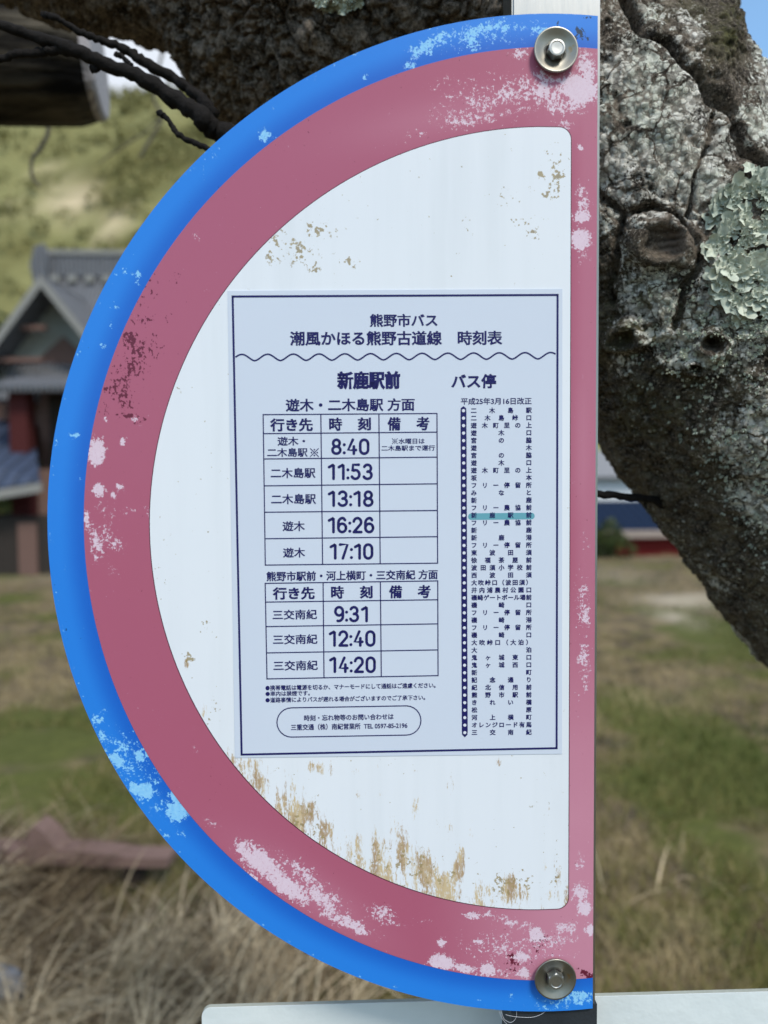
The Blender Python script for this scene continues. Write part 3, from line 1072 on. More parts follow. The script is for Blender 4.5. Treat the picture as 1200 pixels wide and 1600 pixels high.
ik.build('note_mark', MAT['ink'], tt)
for body, x0, x1, y0, y1 in (('8:40', 517.5, 577.3, 685, 711), ('11:53', 512.2, 582.6, 724, 750.2), ('13:18', 512.2, 583.8, 766, 792), ('16:26', 512.2, 585, 807.2, 833.2), ('17:10', 515, 583.4, 848.4, 874.2),
                             ('9:31', 522, 576, 946, 971.8), ('12:40', 513.8, 586.8, 984, 1010), ('14:20', 514.3, 587.3, 1024.8, 1051)):
    ik = Ink()
    ik.digits(body, x0, x1, y0, y1, 4.3)
    ik.build('departure_time', MAT['ink'], tt)

ik = Ink()
ik.text('●携帯電話は電源を切るか、マナーモードにして通話はご遠慮ください。', 415.1, 680.4, 1067.8, 1076.4, .026)
ik.text('●車内は禁煙です。', 415.2, 484.5, 1078.8, 1086.8, .026)
ik.text('●道路事情によりバスが遅れる場合がございますのでご了承下さい。', 415.2, 664.2, 1086.8, 1095.2, .026)
ik.build('notice_text', MAT['ink'], tt)
ik = Ink()
ik.text('時刻・忘れ物等のお問い合わせは', 475.3, 615, 1115.2, 1124.6, .026)
ik.text('三重交通（株）南紀営業所  TEL 0597-85-2196', 454.8, 636.4, 1129, 1139, .026)
ik.build('contact_text', MAT['ink'], tt)
ik = Ink()                                        # the rounded contact frame
pl = []
x0, x1, t0, t1, b0, b1, rr_ = 433, 657.5, 1105.2, 1102.2, 1150.6, 1147.4, 22.8
for cx, cy, s0 in ((x1 - rr_, (t1 + b1) / 2, -90), (x0 + rr_, (t0 + b0) / 2, 90)):
    for i in range(13):
        an = math.radians(s0 + 180 * i / 12)
        pl.append((cx + rr_ * math.cos(an), cy + rr_ * math.sin(an)))
ik.path(pl + [pl[0], pl[1]], 1.7)
ik.build('contact_frame', MAT['ink'], tt)

STOPS = '二木島駅 二木島峠口 遊木町里の上 遊木口 宮の脇 遊木 宮の脇 遊木口 遊木町里の上 坂本 フリー停留所 みなと 新鹿 フリー農協前 新鹿駅前 フリー農協前 新鹿 新鹿港 フリー停留所 東波田須 徐福茶屋前 波田須小学校前 西波田須 大吹峠口（波田須） 井内浦農村公園口 磯崎ゲートボール場前 磯崎口 フリー停留所 磯崎港 フリー停留所 磯崎口 大吹峠口（大泊） 大泊 鬼ヶ城東口 鬼ヶ城西口 新町 記念通り 紀北信用前 熊野市駅前 きれい橋 松原 河上横町 オレンジロード有馬 三交南紀'.split()
ik = Ink()
ik.text('平成25年3月16日改正', 719.7, 830, 621.6, 632.6, .022)
ik.build('revision_date_text', MAT['ink'], tt)
for i, st in enumerate(STOPS):
    ik = Ink()
    f = i / 43.0
    y = 641.6 + f * (1143.4 - 641.6)
    l, r = 739.8 + f * 1.2, 825.7
    for j, ch in enumerate(st):
        vs, fs = glyphs(ch, 0.036)
        cx = l + (r - l) * j / (len(st) - 1)
        c = uv(cx, y - (cx - 780) * 0.006)
        k = 8.0 * PXM / EMH
        if ch in 'ーヶのかとりきれいなみ':
            a = np.array(vs)
            mid = (a[:, 0].min() + a[:, 0].max()) / 2
        else:
            mid = glyph_mid
        ik.add([(c[0] + (p[0] - mid) * k, c[1] + (p[1] - EMC) * k) for p in vs], fs)
    ik.build('stop_name', MAT['ink'], tt)
ik = Ink(YI - 0.00002)
bar = [(719.2, 645), (719.6, 638), (723.7, 634.8), (728, 638), (728.4, 645), (730.4, 1140), (730.0, 1147), (726, 1151), (721.8, 1147), (721.3, 1140)]
ik.quad([uv(*p) for p in bar][::-1])
rl = ik.build('route_line', MAT['ink'], tt)
ik = Ink(YI - 0.00012)
for i in range(44):
    f = i / 43.0
    ik.disc(723.8 + 2.1 * f, 641.9 + f * (1143.7 - 641.9), 2.5)
ik.build('stop_dots', MAT['dot'], tt)
ik = Ink(-0.00105)
ik.pill(731, 801.4, 834.8, 811.8)
ik.build('highlight_bar', MAT['teal'], tt)
bpy.data.objects.remove(_fo)
bpy.data.curves.remove(_fc)


# ---- cupped washers with bolts
def washer(px, py, tilt, hexang, flat, label):
    c = uv(px, py)
    bm = bmesh.new()
    prof = [(0.0052, -0.0016), (0.0072, -0.0019), (0.0098, -0.0028), (0.0120, -0.0040), (0.0128, -0.0043), (0.0131, -0.0038), (0.0130, -0.0030), (0.0112, -0.0010), (0.0100, -0.0006), (0.0052, -0.0006)]
    n = 48
    rings = [[bm.verts.new((r * math.cos(2 * math.pi * i / n), y, r * math.sin(2 * math.pi * i / n))) for i in range(n)] for r, y in prof]
    for a, b in zip(rings, rings[1:] + rings[:1]):
        for i in range(n):
            bm.faces.new((a[i], a[(i + 1) % n], b[(i + 1) % n], b[i]))
    w = bmobj('washer', bm, MAT['steel'], sign, True, label=label)
    w.location = (c[0], -0.0006, c[1])
    bm = bmesh.new()
    r0 = 0.0054
    def ring(r, y, hexa):
        out = []
        for i in range(48):
            a = 2 * math.pi * i / 48
            q = r
            if hexa:
                q = r * math.cos(math.pi / 6) / math.cos(((a - hexang) % (math.pi / 3)) - math.pi / 6)
            out.append(bm.verts.new((q * math.cos(a), y, q * math.sin(a))))
        return out
    rs = [ring(r0, -0.0012, flat), ring(r0, -0.0054, flat), ring(r0 * 0.86, -0.0062, False), ring(r0 * 0.70, -0.0063, False), ring(r0 * 0.62, -0.0060, False), ring(0.0006, -0.0059, False)]
    for a, b in zip(rs, rs[1:]):
        for i in range(48):
            bm.faces.new((a[i], a[(i + 1) % 48], b[(i + 1) % 48], b[i]))
    bm.faces.new(rs[-1])
    bm.faces.new(rs[0][::-1])
    b = bmobj('bolt', bm, MAT['bolt'], w)
    return w


washer(866, 84, 0, 0.2, True, None)
washer(865, 1523, 0, math.pi / 6, True, None)

# ------------------------------------------------------------------ post and the board behind it
pl_, pr_ = uv(800, 12, 0.003)[0], UR + 0.0027
post = empty('sign_post', (SO.x, SO.y, 0), 'square aluminium post that carries the half round sign', 'post', YAW)
bm = bmesh.new()
vs = box(bm, ((pl_ + pr_) / 2, 0.0028 + 0.0145, 1.05), (pr_ - pl_, 0.029, 2.2))
bmesh.ops.bevel(bm, geom=[e for e in bm.edges if abs(e.verts[0].co.z - e.verts[1].co.z) > 1], offset=0.0012, segments=2, affect='EDGES')
bmobj('tube', bm, MAT['alu'], post)
bm = bmesh.new()
box(bm, ((pl_ + pr_) / 2, 0.0173, 2.156), (pr_ - pl_ + 0.004, 0.033, 0.012))
bmobj('end_cap', bm, MAT['twig'], post)

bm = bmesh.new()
box(bm, ((pl_ + pr_) / 2, 0.0174, 0.58), (pr_ - pl_ + 0.0016, 0.0306, 1.17))  # darker box round the post, from the sign's lower edge down
bmobj('dark_lower_post', bm, MAT['dark_slate'], post)

bk = 0.0345
b_top = uv(600, 1567, bk)[1]
b_left = uv(315, 1580, bk)[0]
bm = bmesh.new()
bh, bw, br = 0.42, 0.95, 0.006
pts = []
for cx, cz, s0 in ((b_left + bw - br, -br, 0), (b_left + br, -br, 90), (b_left + br, -bh + br, 180), (b_left + bw - br, -bh + br, 270)):
    for i in range(7):
        an = math.radians(s0 + 15 * i)
        pts.append((cx + br * math.cos(an), 0, cz + br * math.sin(an)))
board = empty('notice_board', SO + SN * bk + Vector((0, 0, b_top)), 'low white board with rounded corners fixed behind the sign post', 'board', YAW)
prism(bm, pts, (0, 0.0005, 0))
bmobj('face', bm, MAT['board'], board)
bm = bmesh.new()
prism(bm, [(p[0] * 1.0, 0.0005, p[2]) for p in pts], (0, 0.0030, 0))
bmobj('core', bm, MAT['board_edge'], board)
# a few cobweb threads between board and post
for k_, pts in enumerate((((783, 1580), (788, 1592), (798, 1597), (806, 1590), (807, 1578)), ((790, 1585), (805, 1588), (830, 1589), (846, 1584), (856, 1576)), ((779, 1578), (784, 1590), (792, 1600)))):
    P = smooth_path([uv(x, y, 0.0015) for x, y in pts], 6)
    vs, fs = tube_data([(p[0], 0.0012, p[1] + CAMZ) for p in P], [0.00009] * len(P), 5)
    mesh('cobweb_thread', vs, fs, MAT['dot'], post)
# ------------------------------------------------------------------ the leaning tree behind the sign
tree = empty('leaning_tree', (1.85, 1.12, 0), 'big leaning old tree trunk with grey lichen right behind the sign', 'tree')


def skin_nodes(*chains):
    bm = bmesh.new()
    for ch in chains:
        P = smooth_path([(*p, r) for p, r in ch], 5)
        vs, fs = tube_data([q[:3] for q in P], [q[3] for q in P], 28)
        b = [bm.verts.new(v) for v in vs]
        for f in fs:
            try:
                bm.faces.new([b[i] for i in f])
            except ValueError:
                pass
    bmesh.ops.recalc_face_normals(bm, faces=bm.faces)
    return bm


A = lambda x, y, d, r: (at(x, y, d * .83), r * .83)
main = [(Vector((1.85, 1.12, -0.15)), .27), (Vector((1.62, 1.10, .35)), .22), A(1740, 1290, .96, .19), A(1480, 985, .87, .180), A(1214, 652, .82, .165), A(1022, 412, .81, .168), A(850, 60, .84, .168)]
limb_l = [A(1030, 400, .82, .14), A(850, 60, .84, .168), A(525, -5, .86, .184), A(345, -118, .87, .160), A(90, -175, .88, .135), A(-500, -330, .95, .115), A(-1200, -700, 1.1, .08)]
limb_u = [A(1120, 560, .82, .12), A(1015, 320, .83, .135), A(965, 110, .85, .126), A(958, -60, .88, .137), A(930, -460, .98, .12), A(1000, -1100, 1.1, .10)]
bm = skin_nodes(main, limb_l, limb_u)
tmp = bpy.data.meshes.new('trunk')
bm.to_mesh(tmp)
bm.free()
to = bpy.data.objects.new('trunk', tmp)
C.objects.link(to)
rm = to.modifiers.new('remesh', 'REMESH')
rm.mode = 'VOXEL'
rm.voxel_size = 0.0029
smo = to.modifiers.new('smooth', 'SMOOTH')
smo.factor = 0.6
smo.iterations = 14
dg = bpy.context.evaluated_depsgraph_get()
dg.update()
ev = to.evaluated_get(dg)
me = ev.to_mesh()
nv, nf = len(me.vertices), len(me.polygons)
co = np.empty(nv * 3, np.float32)
me.vertices.foreach_get('co', co)
nor = np.empty(nv * 3, np.float32)
me.vertices.foreach_get('normal', nor)
quads = np.empty(len(me.loops), np.int32)
me.loops.foreach_get('vertex_index', quads)
co = co.reshape(-1, 3).astype(float)
nor = nor.reshape(-1, 3).astype(float)
assert len(quads) == nf * 4
quads = quads.reshape(-1, 4)
ev.to_mesh_clear()
bpy.data.objects.remove(to)
nfaces = quads


def refine(co, nor, quads, mask):
    """split the masked quads into four"""
    Q = quads[mask]
    E = np.sort(np.stack([Q, np.roll(Q, -1, 1)], -1), -1).reshape(-1, 2)
    U, inv = np.unique(E, axis=0, return_inverse=True)
    inv = inv.reshape(-1, 4)
    n0 = len(co)
    mid = (co[U[:, 0]] + co[U[:, 1]]) / 2
    mn = nor[U[:, 0]] + nor[U[:, 1]]
    cen, cn_ = co[Q].mean(1), nor[Q].sum(1)
    N = np.vstack([nor, mn, cn_])
    N /= np.linalg.norm(N, axis=1)[:, None] + 1e-9
    m_ = n0 + inv
    c_ = n0 + len(U) + np.arange(len(Q))
    new = np.concatenate([np.stack([Q[:, k], m_[:, k], c_, m_[:, (k + 3) % 4]], 1) for k in range(4)])
    return np.vstack([co, mid, cen]), N, np.vstack([quads[~mask], new])


_x, _y = project(co)
_f = ((nor * (np.array(EYE) - co)).sum(1)) / np.linalg.norm(np.array(EYE) - co, axis=1)
vis = (_x > -40) & (_x < 1260) & (_y > -60) & (_y < 1080) & (_f > -0.35) & ((co - np.array(EYE)) @ np.array(cF) > .2)
base_co, base_q = co, quads
co, nor, quads = refine(co, nor, quads, vis[quads].all(1))
nv = len(co)
base_bvh = BVHTree.FromPolygons([tuple(v) for v in base_co], [tuple(q) for q in base_q])
px, py = project(co)


def hit(x, y):
    d = pxdir(x, y).normalized()
    h = base_bvh.ray_cast(EYE, d)
    return h[0]


def pblob(lst):
    w = np.zeros(nv)
    for x, y, rx, ry, ang, s in lst:
        a = math.radians(ang)
        dx, dy = px - x, py - y
        u, v = dx * math.cos(a) + dy * math.sin(a), -dx * math.sin(a) + dy * math.cos(a)
        w = np.maximum(w, s * np.exp(-((u / rx) ** 2 + (v / ry) ** 2)))
    return w


def pline(pts, wdt):
    d = np.full(nv, 1e9)
    for (x0, y0), (x1, y1) in zip(pts, pts[1:]):
        vx, vy = x1 - x0, y1 - y0
        t = np.clip(((px - x0) * vx + (py - y0) * vy) / (vx * vx + vy * vy), 0, 1)
        d = np.minimum(d, np.hypot(px - x0 - t * vx, py - y0 - t * vy))
    return np.exp(-(d / wdt) ** 2)


wob = (fbm(co * 45, 3, 40) - 0.5) * 34
px, py = px + wob, py + (fbm(co * 45, 3, 60) - 0.5) * 34
big = fbm(co * 9, 3, 1) - 0.5
midn = fbm(co * 34, 4, 11) - 0.5
ridge = 1 - np.abs(fbm(co * np.array([42, 42, 30]), 4, 21) * 2 - 1)
fine = fbm(co * 150, 3, 31) - 0.5
scale_n = fbm(co * 85, 3, 33)
lich = np.maximum(pblob([(1010, 180, 120, 180, 20, 1.0), (1060, 150, 60, 60, 0, 1.0), (1085, 280, 70, 70, 30, .95), (1080, 60, 44, 44, 0, .85), (1180, 200, 40, 50, 0, .95), (1100, 115, 20, 22, 0, .8), (1000, 140, 120, 120, 30, .95), (1060, 240, 110, 120, 35, .95), (960, 250, 70, 170, 0, .9), (1165, 190, 40, 40, 0, .85), (1000, 20, 90, 50, 0, .72),
                         (1070, 30, 50, 40, 0, .60), (1020, 330, 110, 70, 0, .82), (530, 2, 60, 22, 0, .95), (985, 575, 50, 40, 0, .55), (1180, 520, 60, 60, 0, .62), (1150, 700, 80, 110, 0, .55), (1180, 820, 60, 90, 0, .45),
                         (1100, 600, 90, 80, 0, .46), (1020, 470, 90, 80, 0, .46), (1130, 110, 26, 40, 20, .5)]),
                  0.46 * sstep(880, 990, px) * (0.45 + 0.75 * sstep(.38, .62, fbm(co * 13, 3, 59))) + 0.14)
lich = lich * (0.75 + 0.5 * fbm(co * 22, 3, 55))
crk = np.maximum.reduce([pline([(975, -10), (1005, 60), (1050, 100), (1085, 140), (1130, 185), (1170, 245), (1200, 270)], 8), pline([(930, 300), (970, 330), (960, 400), (945, 470)], 6) * .8,
                         pline([(985, 330), (1020, 322), (1065, 335), (1090, 375), (1085, 425), (1060, 455), (1055, 500)], 5) * .8, pline([(1110, 190), (1095, 240), (1080, 330)], 4) * .6])
mossm = np.maximum(pblob([(1125, 60, 34, 70, 15, 1.0), (1080, 20, 50, 30, 0, .7), (990, 500, 110, 100, 0, .85), (1080, 560, 130, 100, 0, .8), (1010, 640, 110, 90, 0, .75)]), 0.45 * sstep(880, 980, px) * sstep(330, 500, py))
lich = lich * (1 - .85 * pblob([(1130, 60, 34, 70, 15, 1.0)])) * (1 - crk)
lich = lich * (1 - 0.75 * sstep(600, 800, py) * sstep(1010, 940, px - (py - 700) * .55))
fleck = (0.25 + 0.75 * sstep(.42, .60, fbm(co * 16, 4, 58))) * np.maximum(sstep(900, 1000, px) * sstep(420, 520, py) * 0.9, pblob([(1150, 580, 120, 200, 0, 1.0)]))
knots = [(1040, 380, 40, 34), (1117, 533, 19, 17), (1085, 575, 12, 12), (980, 520, 24, 18)]
bare = pblob([(1046, 372, 24, 30, 0, .95), (1117, 537, 14, 12, 0, .7)])
flat = 1 - 0.65 * np.clip(lich, 0, 1)
disp = 0.030 * big + 0.011 * midn * flat + 0.0065 * (ridge - 0.7) * flat + 0.0025 * fine * flat
flake = np.clip((scale_n - 0.46) * 9, 0, 1)
disp += 0.0012 * flake * np.clip(lich * 1.4, 0.15, 1)
gran = fbm(co * 210, 2, 35)
disp += 0.0022 * (gran - .5) * (0.6 + .4 * lich) + 0.0008 * np.clip((gran - .45) * 5, 0, 1) * np.clip(lich * 1.3, 0.2, 1)
rid2 = 1 - np.abs(fbm(co * 70, 3, 37) * 2 - 1)
disp -= (0.0045 - 0.0036 * np.clip(lich, 0, 1)) * np.clip((rid2 - 0.90) * 12, 0, 1)
disp -= 0.011 * crk
disp += 0.007 * pblob([(1125, 60, 40, 70, 15, 1.0)]) + 0.007 * mossm * fine
# deeper scaly furrows on the dark limb at the upper left
dark = sstep(900, 780, px)
furrow = np.abs(fbm(co * np.array([60, 60, 60]) + 3 * fbm(co * 20, 2, 77)[:, None], 3, 71) * 2 - 1)
disp -= dark * 0.007 * np.clip(1 - furrow * 5, 0, 1)
for kx, ky, rx, ry in knots:
    d = np.hypot((px - kx) / rx, (py - ky) / ry)
    disp += 0.011 * np.exp(-((d - 1.0) / 0.42) ** 2) - 0.002 * np.exp(-(d / 0.7) ** 2)
    lich *= 1 - 0.6 * np.exp(-(d / 0.9) ** 2)
d = np.hypot(px - 1122, py - 531)
disp -= 0.014 * np.exp(-(d / 8) ** 2)
edgeb = fbm(co * 60, 3, 90) - 0.5
disp += 0.010 * edgeb * (0.5 + 0.5 * dark)
near = sstep(-700, -200, px) * sstep(2000, 1500, px)
co2 = co + nor * disp[:, None]
trunk = numesh('trunk', co2, quads, MAT['bark'], None, True, {'lichen': lich, 'moss': mossm, 'bare': bare, 'fleck': fleck}, 4)


def own(o, p):
    """hang a mesh built in world space under a thing without moving it"""
    o.parent = p
    o.matrix_parent_inverse = Matrix.LocRotScale(p.location, p.rotation_euler, p.scale).inverted()
    return o


own(trunk, tree)
bvh = BVHTree.FromPolygons([tuple(v) for v in co2], [tuple(q) for q in quads])

# leafy lichen rosette
LV, LF = [], []


def lobe(p, nrm, r, toward, tilt, rr):
    nrm = nrm.normalized()
    t = (toward - nrm * toward.dot(nrm)).normalized()
    s = nrm.cross(t)
    n, rings = 20, 4
    i0 = len(LV)
    ph = rr.random() * 6.28
    nl = rr.choice([4, 5, 6, 7])
    LV.append(p + nrm * 0.0008)
    for k in range(1, rings + 1):
        f = k / rings
        for j in range(n):
            a = 2 * math.pi * j / n
            rad = r * f * (0.50 + 0.42 * abs(math.cos(nl * a / 2 + ph)) ** 0.7 + 0.14 * rr.random()) * (1.0 if math.cos(a) > -0.2 else 0.55)
            z = 0.0010 + tilt * rad * max(0, math.cos(a)) + 0.0016 * f * f * math.sin(nl * a + ph) + 0.14 * r * f * f - 0.04 * r
            LV.append(p + t * rad * math.cos(a) + s * rad * math.sin(a) + nrm * z)
    for j in range(n):
        LF.append((i0, i0 + 1 + j, i0 + 1 + (j + 1) % n))
    for k in range(rings - 1):
        for j in range(n):
            a, b = i0 + 1 + k * n + j, i0 + 1 + k * n + (j + 1) % n
            LF.append((a, a + n, b + n, b))


rr = random.Random(3)


def scatter_lobes(cx, cy, rx, ry, count, size, inner=0.0):
    for _ in range(count):
        a, q = rr.random() * 6.283, math.sqrt(inner + (1 - inner) * rr.random())
        x, y = cx + rx * q * math.cos(a), cy + ry * q * math.sin(a)
        d = pxdir(x, y).normalized()
        h = bvh.ray_cast(EYE, d)
        if h[0] is None:
            continue
        out = (cR * math.cos(a) - cU * math.sin(a))
        nn = (base_bvh.find_nearest(h[0])[1] + Vector((rr.uniform(-1, 1), rr.uniform(-1, 1), rr.uniform(-1, 1))) * .35).normalized()
        lobe(h[0] + nn * 0.001, nn, size * (0.6 + 0.7 * rr.random()), out, 0.08 + 0.30 * rr.random(), rr)


for (cx, cy, rx, ry, c, s, inn) in ((1170, 330, 40, 36, 26, .0075, 0), (1140, 385, 32, 46, 28, .0074, 0), (1165, 440, 50, 42, 30, .0075, 0), (1200, 300, 30, 36, 16, .0078, 0), (1180, 480, 36, 26, 16, .0066, 0),
                                    (1190, 270, 20, 20, 8, .0066, 0), (1165, 385, 58, 98, 44, .0086, .80)):
    scatter_lobes(cx, cy, rx, ry, c, s, inn)
for (cx, cy, rx, ry, c) in ((1165, 390, 52, 84, 90), (1190, 350, 40, 60, 40)):
    scatter_lobes(cx, cy, rx, ry, c, .0030, 0)
lo = own(mesh('leafy_lichen', LV, LF, MAT['lobe'], None, True), tree)
lo['label'] = 'pale green leafy lichen rosette'
LV, LF = [], []
for _ in range(700):
    x, y = rr.uniform(950, 1200), rr.uniform(440, 900)
    if y > 500 + (x - 930) * 1.5 or rr.random() > 0.10 + 0.9 * (x - 950) / 250:
        continue
    scatter_lobes(x, y, 5, 4, rr.choice([1, 1, 2, 3]), rr.uniform(.0007, .0016))
for x, y in ((1175, 505), (1165, 520), (1190, 515), (1150, 490), (1140, 505), (1195, 530), (1075, 550), (1085, 520), (1120, 565), (1140, 680), (1190, 760), (1105, 500), (1180, 545)):
    scatter_lobes(x, y, 13, 9, 10, .0020)
own(mesh('lichen_crusts', LV, LF, MAT['lobe'], None, True), tree)
LV, LF = [], []
for x, y in ((545, 4), (520, 2), (500, 0), (530, 12)):
    scatter_lobes(x, y, 16, 9, 14, .0040)
own(mesh('lichen_crusts', LV, LF, MAT['lobe'], None, True), tree)


def twig(name, pts, parent, mat='twig', seed=0, dd=None):
    g = 0.83 if parent is tree else 1.0
    P = smooth_path([(*at(x, y, d * g), r * g) for x, y, d, r in pts], 6)
    r2 = random.Random(seed)
    V = [Vector(q[:3]) + Vector((r2.uniform(-1, 1), r2.uniform(-1, 1), r2.uniform(-1, 1))) * q[3] * 0.25 for q in P]
    rad = [max(q[3], 0.0006) * r2.uniform(0.88, 1.16) for q in P]
    vs, fs = tube_data(V, rad, 8, 0.12, seed)
    return own(mesh(name, vs, fs, MAT[mat], None, True), parent)


twig('twig', [(395, 250, .74, .011), (345, 208, .73, .0100), (312, 180, .72, .0092), (270, 152, .72, .0078), (215, 118, .715, .0068), (150, 95, .71, .0066), (110, 76, .705, .0062), (60, 58, .70, .0052), (0, 38, .69, .0042), (-120, 10, .68, .003)], tree, seed=1)
twig('twig', [(335, 178, .735, .0058), (305, 146, .735, .0056), (270, 122, .735, .0052), (225, 98, .73, .0050), (200, 80, .73, .0044), (170, 66, .725, .0038), (140, 57, .72, .0034), (115, 45, .715, .0030), (90, 29, .71, .0028), (72, 24, .71, .0030), (66, 20, .71, .0020)], tree, seed=2)
twig('twig', [(115, 76, .706, .0052), (85, 79, .705, .0042), (55, 83, .703, .0038), (25, 85, .70, .0036), (0, 92, .70, .0034), (-60, 110, .69, .0030)], tree, seed=3)
twig('twig', [(350, 244, .70, .0028), (325, 233, .70, .0027), (300, 222, .70, .0026), (282, 212, .70, .0026), (272, 202, .70, .0024), (262, 186, .70, .0022), (252, 178, .70, .0028), (245, 176, .70, .0020)], tree, seed=4)
twig('twig', [(205, 104, .72, .0026), (198, 95, .72, .0024), (188, 87, .72, .0026), (179, 84, .72, .0022)], tree, seed=5)
twig('twig', [(165, 100, .712, .0024), (154, 106, .712, .0028), (146, 109, .712, .0034), (141, 104, .712, .0014)], tree, seed=6)
twig('twig', [(1060, 800, .80, .0046), (1020, 781, .78, .0042), (980, 776, .76, .0038), (945, 773, .75, .0035), (900, 768, .74, .004), (840, 750, .73, .003)], tree, seed=7)
twig('twig', [(1012, 778, .78, .0020), (1008, 786, .78, .0016), (1010, 793, .78, .0008)], tree, seed=8)
twig('twig', [(1020, 40, .86, .012), (1035, -10, .9, .010), (1060, -60, .95, .008)], tree, seed=9)

# ------------------------------------------------------------------ pruned tree at the left, its sawn limb in view
LD = 1.25
pr_x, pr_y = at(-760, 800, LD).x, LD - .14
ptree = empty('pruned_tree', (pr_x, pr_y, 0), 'thick dark limb with a pale sawn end and thin hanging twigs', 'tree')
P = smooth_path([(pr_x, pr_y, -0.1, .17), (pr_x + .02, pr_y, .6, .14), (pr_x - .02, pr_y + .03, 1.4, .13), (pr_x + .03, pr_y, 2.3, .13), (pr_x + .1, pr_y + .05, 3.2, .10)], 6)
vs, fs = tube_data([q[:3] for q in P], [q[3] for q in P], 16, .08, 1)
own(mesh('trunk', vs, fs, MAT['log'], None, True), ptree)
e0, e1 = at(140, 95, LD), Vector((pr_x, pr_y, at(0, 70, LD - .14).z))
ax = (e0 - e1).normalized()
n = 40
side = ax.cross(Vector((0, 0, 1))).normalized()
upv = side.cross(ax)
rings = 60
LVs, LFs = [], []
rad0 = 92 / FPX * LD
for i in range(rings + 1):
    f = i / rings
    p = e1 + (e0 - e1) * f
    for j in range(n):
        a = 2 * math.pi * j / n
        q = np.array([[math.cos(a) * 1.6, math.sin(a) * 1.6, f * 5.0]])
        r = rad0 * (1.0 + 0.22 * (fbm(q, 4, 9)[0] - 0.5) - 0.08 * max(0, (f - .97) / .03))
        LVs.append(p + (side * math.cos(a) + upv * math.sin(a)) * r)
for i in range(rings):
    for j in range(n):
        a, b = i * n + j, i * n + (j + 1) % n
        LFs.append((a, b, b + n, a + n))
LFs.append(tuple(range(n)))
limb = own(mesh('limb', LVs, LFs, MAT['log'], None, True), ptree)
# sawn end: a shallow disc that looks slightly toward the road
bm = bmesh.new()
endr = LVs[-n:]
fwd = (ax + Vector((0, -0.10, 0)))
ctr = sum(endr, Vector()) / n
rim1 = [bm.verts.new(p) for p in endr]
rim2 = [bm.verts.new(ctr + (p - ctr) * 0.985 + ax * 0.010) for p in endr]
rim3 = [bm.verts.new(ctr + (p - ctr) * 0.93 + ax * 0.016) for p in endr]
for a, b in ((rim1, rim2), (rim2, rim3)):
    for j in range(n):
        bm.faces.new((a[j], a[(j + 1) % n], b[(j + 1) % n], b[j]))
bm.faces.new(rim3)
bm.faces.new(rim1[::-1])
me = bpy.data.meshes.new('sawn_end')
bmesh.ops.recalc_face_normals(bm, faces=bm.faces)
bm.to_mesh(me)
bm.free()
me.materials.append(MAT['sawn'])
so = put(bpy.data.objects.new('sawn_end', me))
so.parent = ptree
so.matrix_parent_inverse = Matrix.Translation(-ptree.location)
twig('hanging_twig', [(74, 130, 1.9, .006), (76, 195, 1.9, .005), (72, 215, 1.9, .005), (60, 235, 1.9, .005), (50, 250, 1.9, .004), (50, 275, 1.9, .004), (62, 292, 1.9, .003)], ptree, 'grey_twig', seed=11)
twig('hanging_twig', [(260, 60, 3.0, .007), (240, 145, 3.0, .006), (253, 180, 3.0, .0065), (243, 205, 3.0, .0062), (228, 230, 3.0, .006), (218, 248, 3.0, .005)], ptree, 'grey_twig', seed=12)
twig('hanging_twig', [(253, 182, 3.0, .0035), (225, 208, 3.0, .003), (190, 230, 3.0, .003), (150, 258, 3.0, .002)], ptree, 'grey_twig', seed=13)
twig('branch', [(-300, 60, 1.6, .03), (0, -40, 2.2, .018), (160, 0, 3.0, .012), (260, 60, 3.0, .007)], ptree, seed=14)
# ------------------------------------------------------------------ the field: one sheet to the horizon, dropping behind its far edge
def field_h(x, y):
    drop = sstep(13.5, 19.0, y) * -3.2
    bump_ = 0.10 * (fbm(np.c_[x * .5, y * .5, 0 * x], 3, 5) - .5)
    return drop + bump_ * sstep(1.0, 2.2, np.hypot(x, y))


rad = np.concatenate([np.linspace(0.0, 3.0, 26), np.linspace(3.1, 22, 110)[0:], np.geomspace(22.6, 900, 34)])
na = 220
ang = np.linspace(0, 2 * math.pi, na, endpoint=False)
gx = (rad[1:, None] * np.sin(ang)[None]).ravel()
gy = (rad[1:, None] * np.cos(ang)[None]).ravel()
gz = field_h(gx, gy)
gco = np.vstack([[0, 0, 0], np.c_[gx, gy, gz]])
nr = len(rad) - 1
q = []
for i in range(nr - 1):
    a = 1 + i * na + np.arange(na)
    b = 1 + i * na + (np.arange(na) + 1) % na
    q.append(np.c_[a, a + na, b + na, b])
q = np.vstack(q)
tri = np.c_[np.zeros(na, int), 1 + np.arange(na), 1 + (np.arange(na) + 1) % na]
quads_g = np.vstack([q, np.c_[tri[:, 0], tri[:, 1], tri[:, 2], tri[:, 0]]])


def gmask(lst, X, Y):
    w = np.zeros(len(X))
    for x, y, rx, ry, s in lst:
        c, e, d = ground_at(x, y), ground_at(x + rx, y), ground_at(x, min(1598, y + ry))
        ax, ay = max(abs(e.x - c.x), .05), max(abs(d.y - c.y), .05)
        w = np.maximum(w, s * np.exp(-((X - c.x) / ax) ** 2 - ((Y - c.y) / ay) ** 2))
    return w


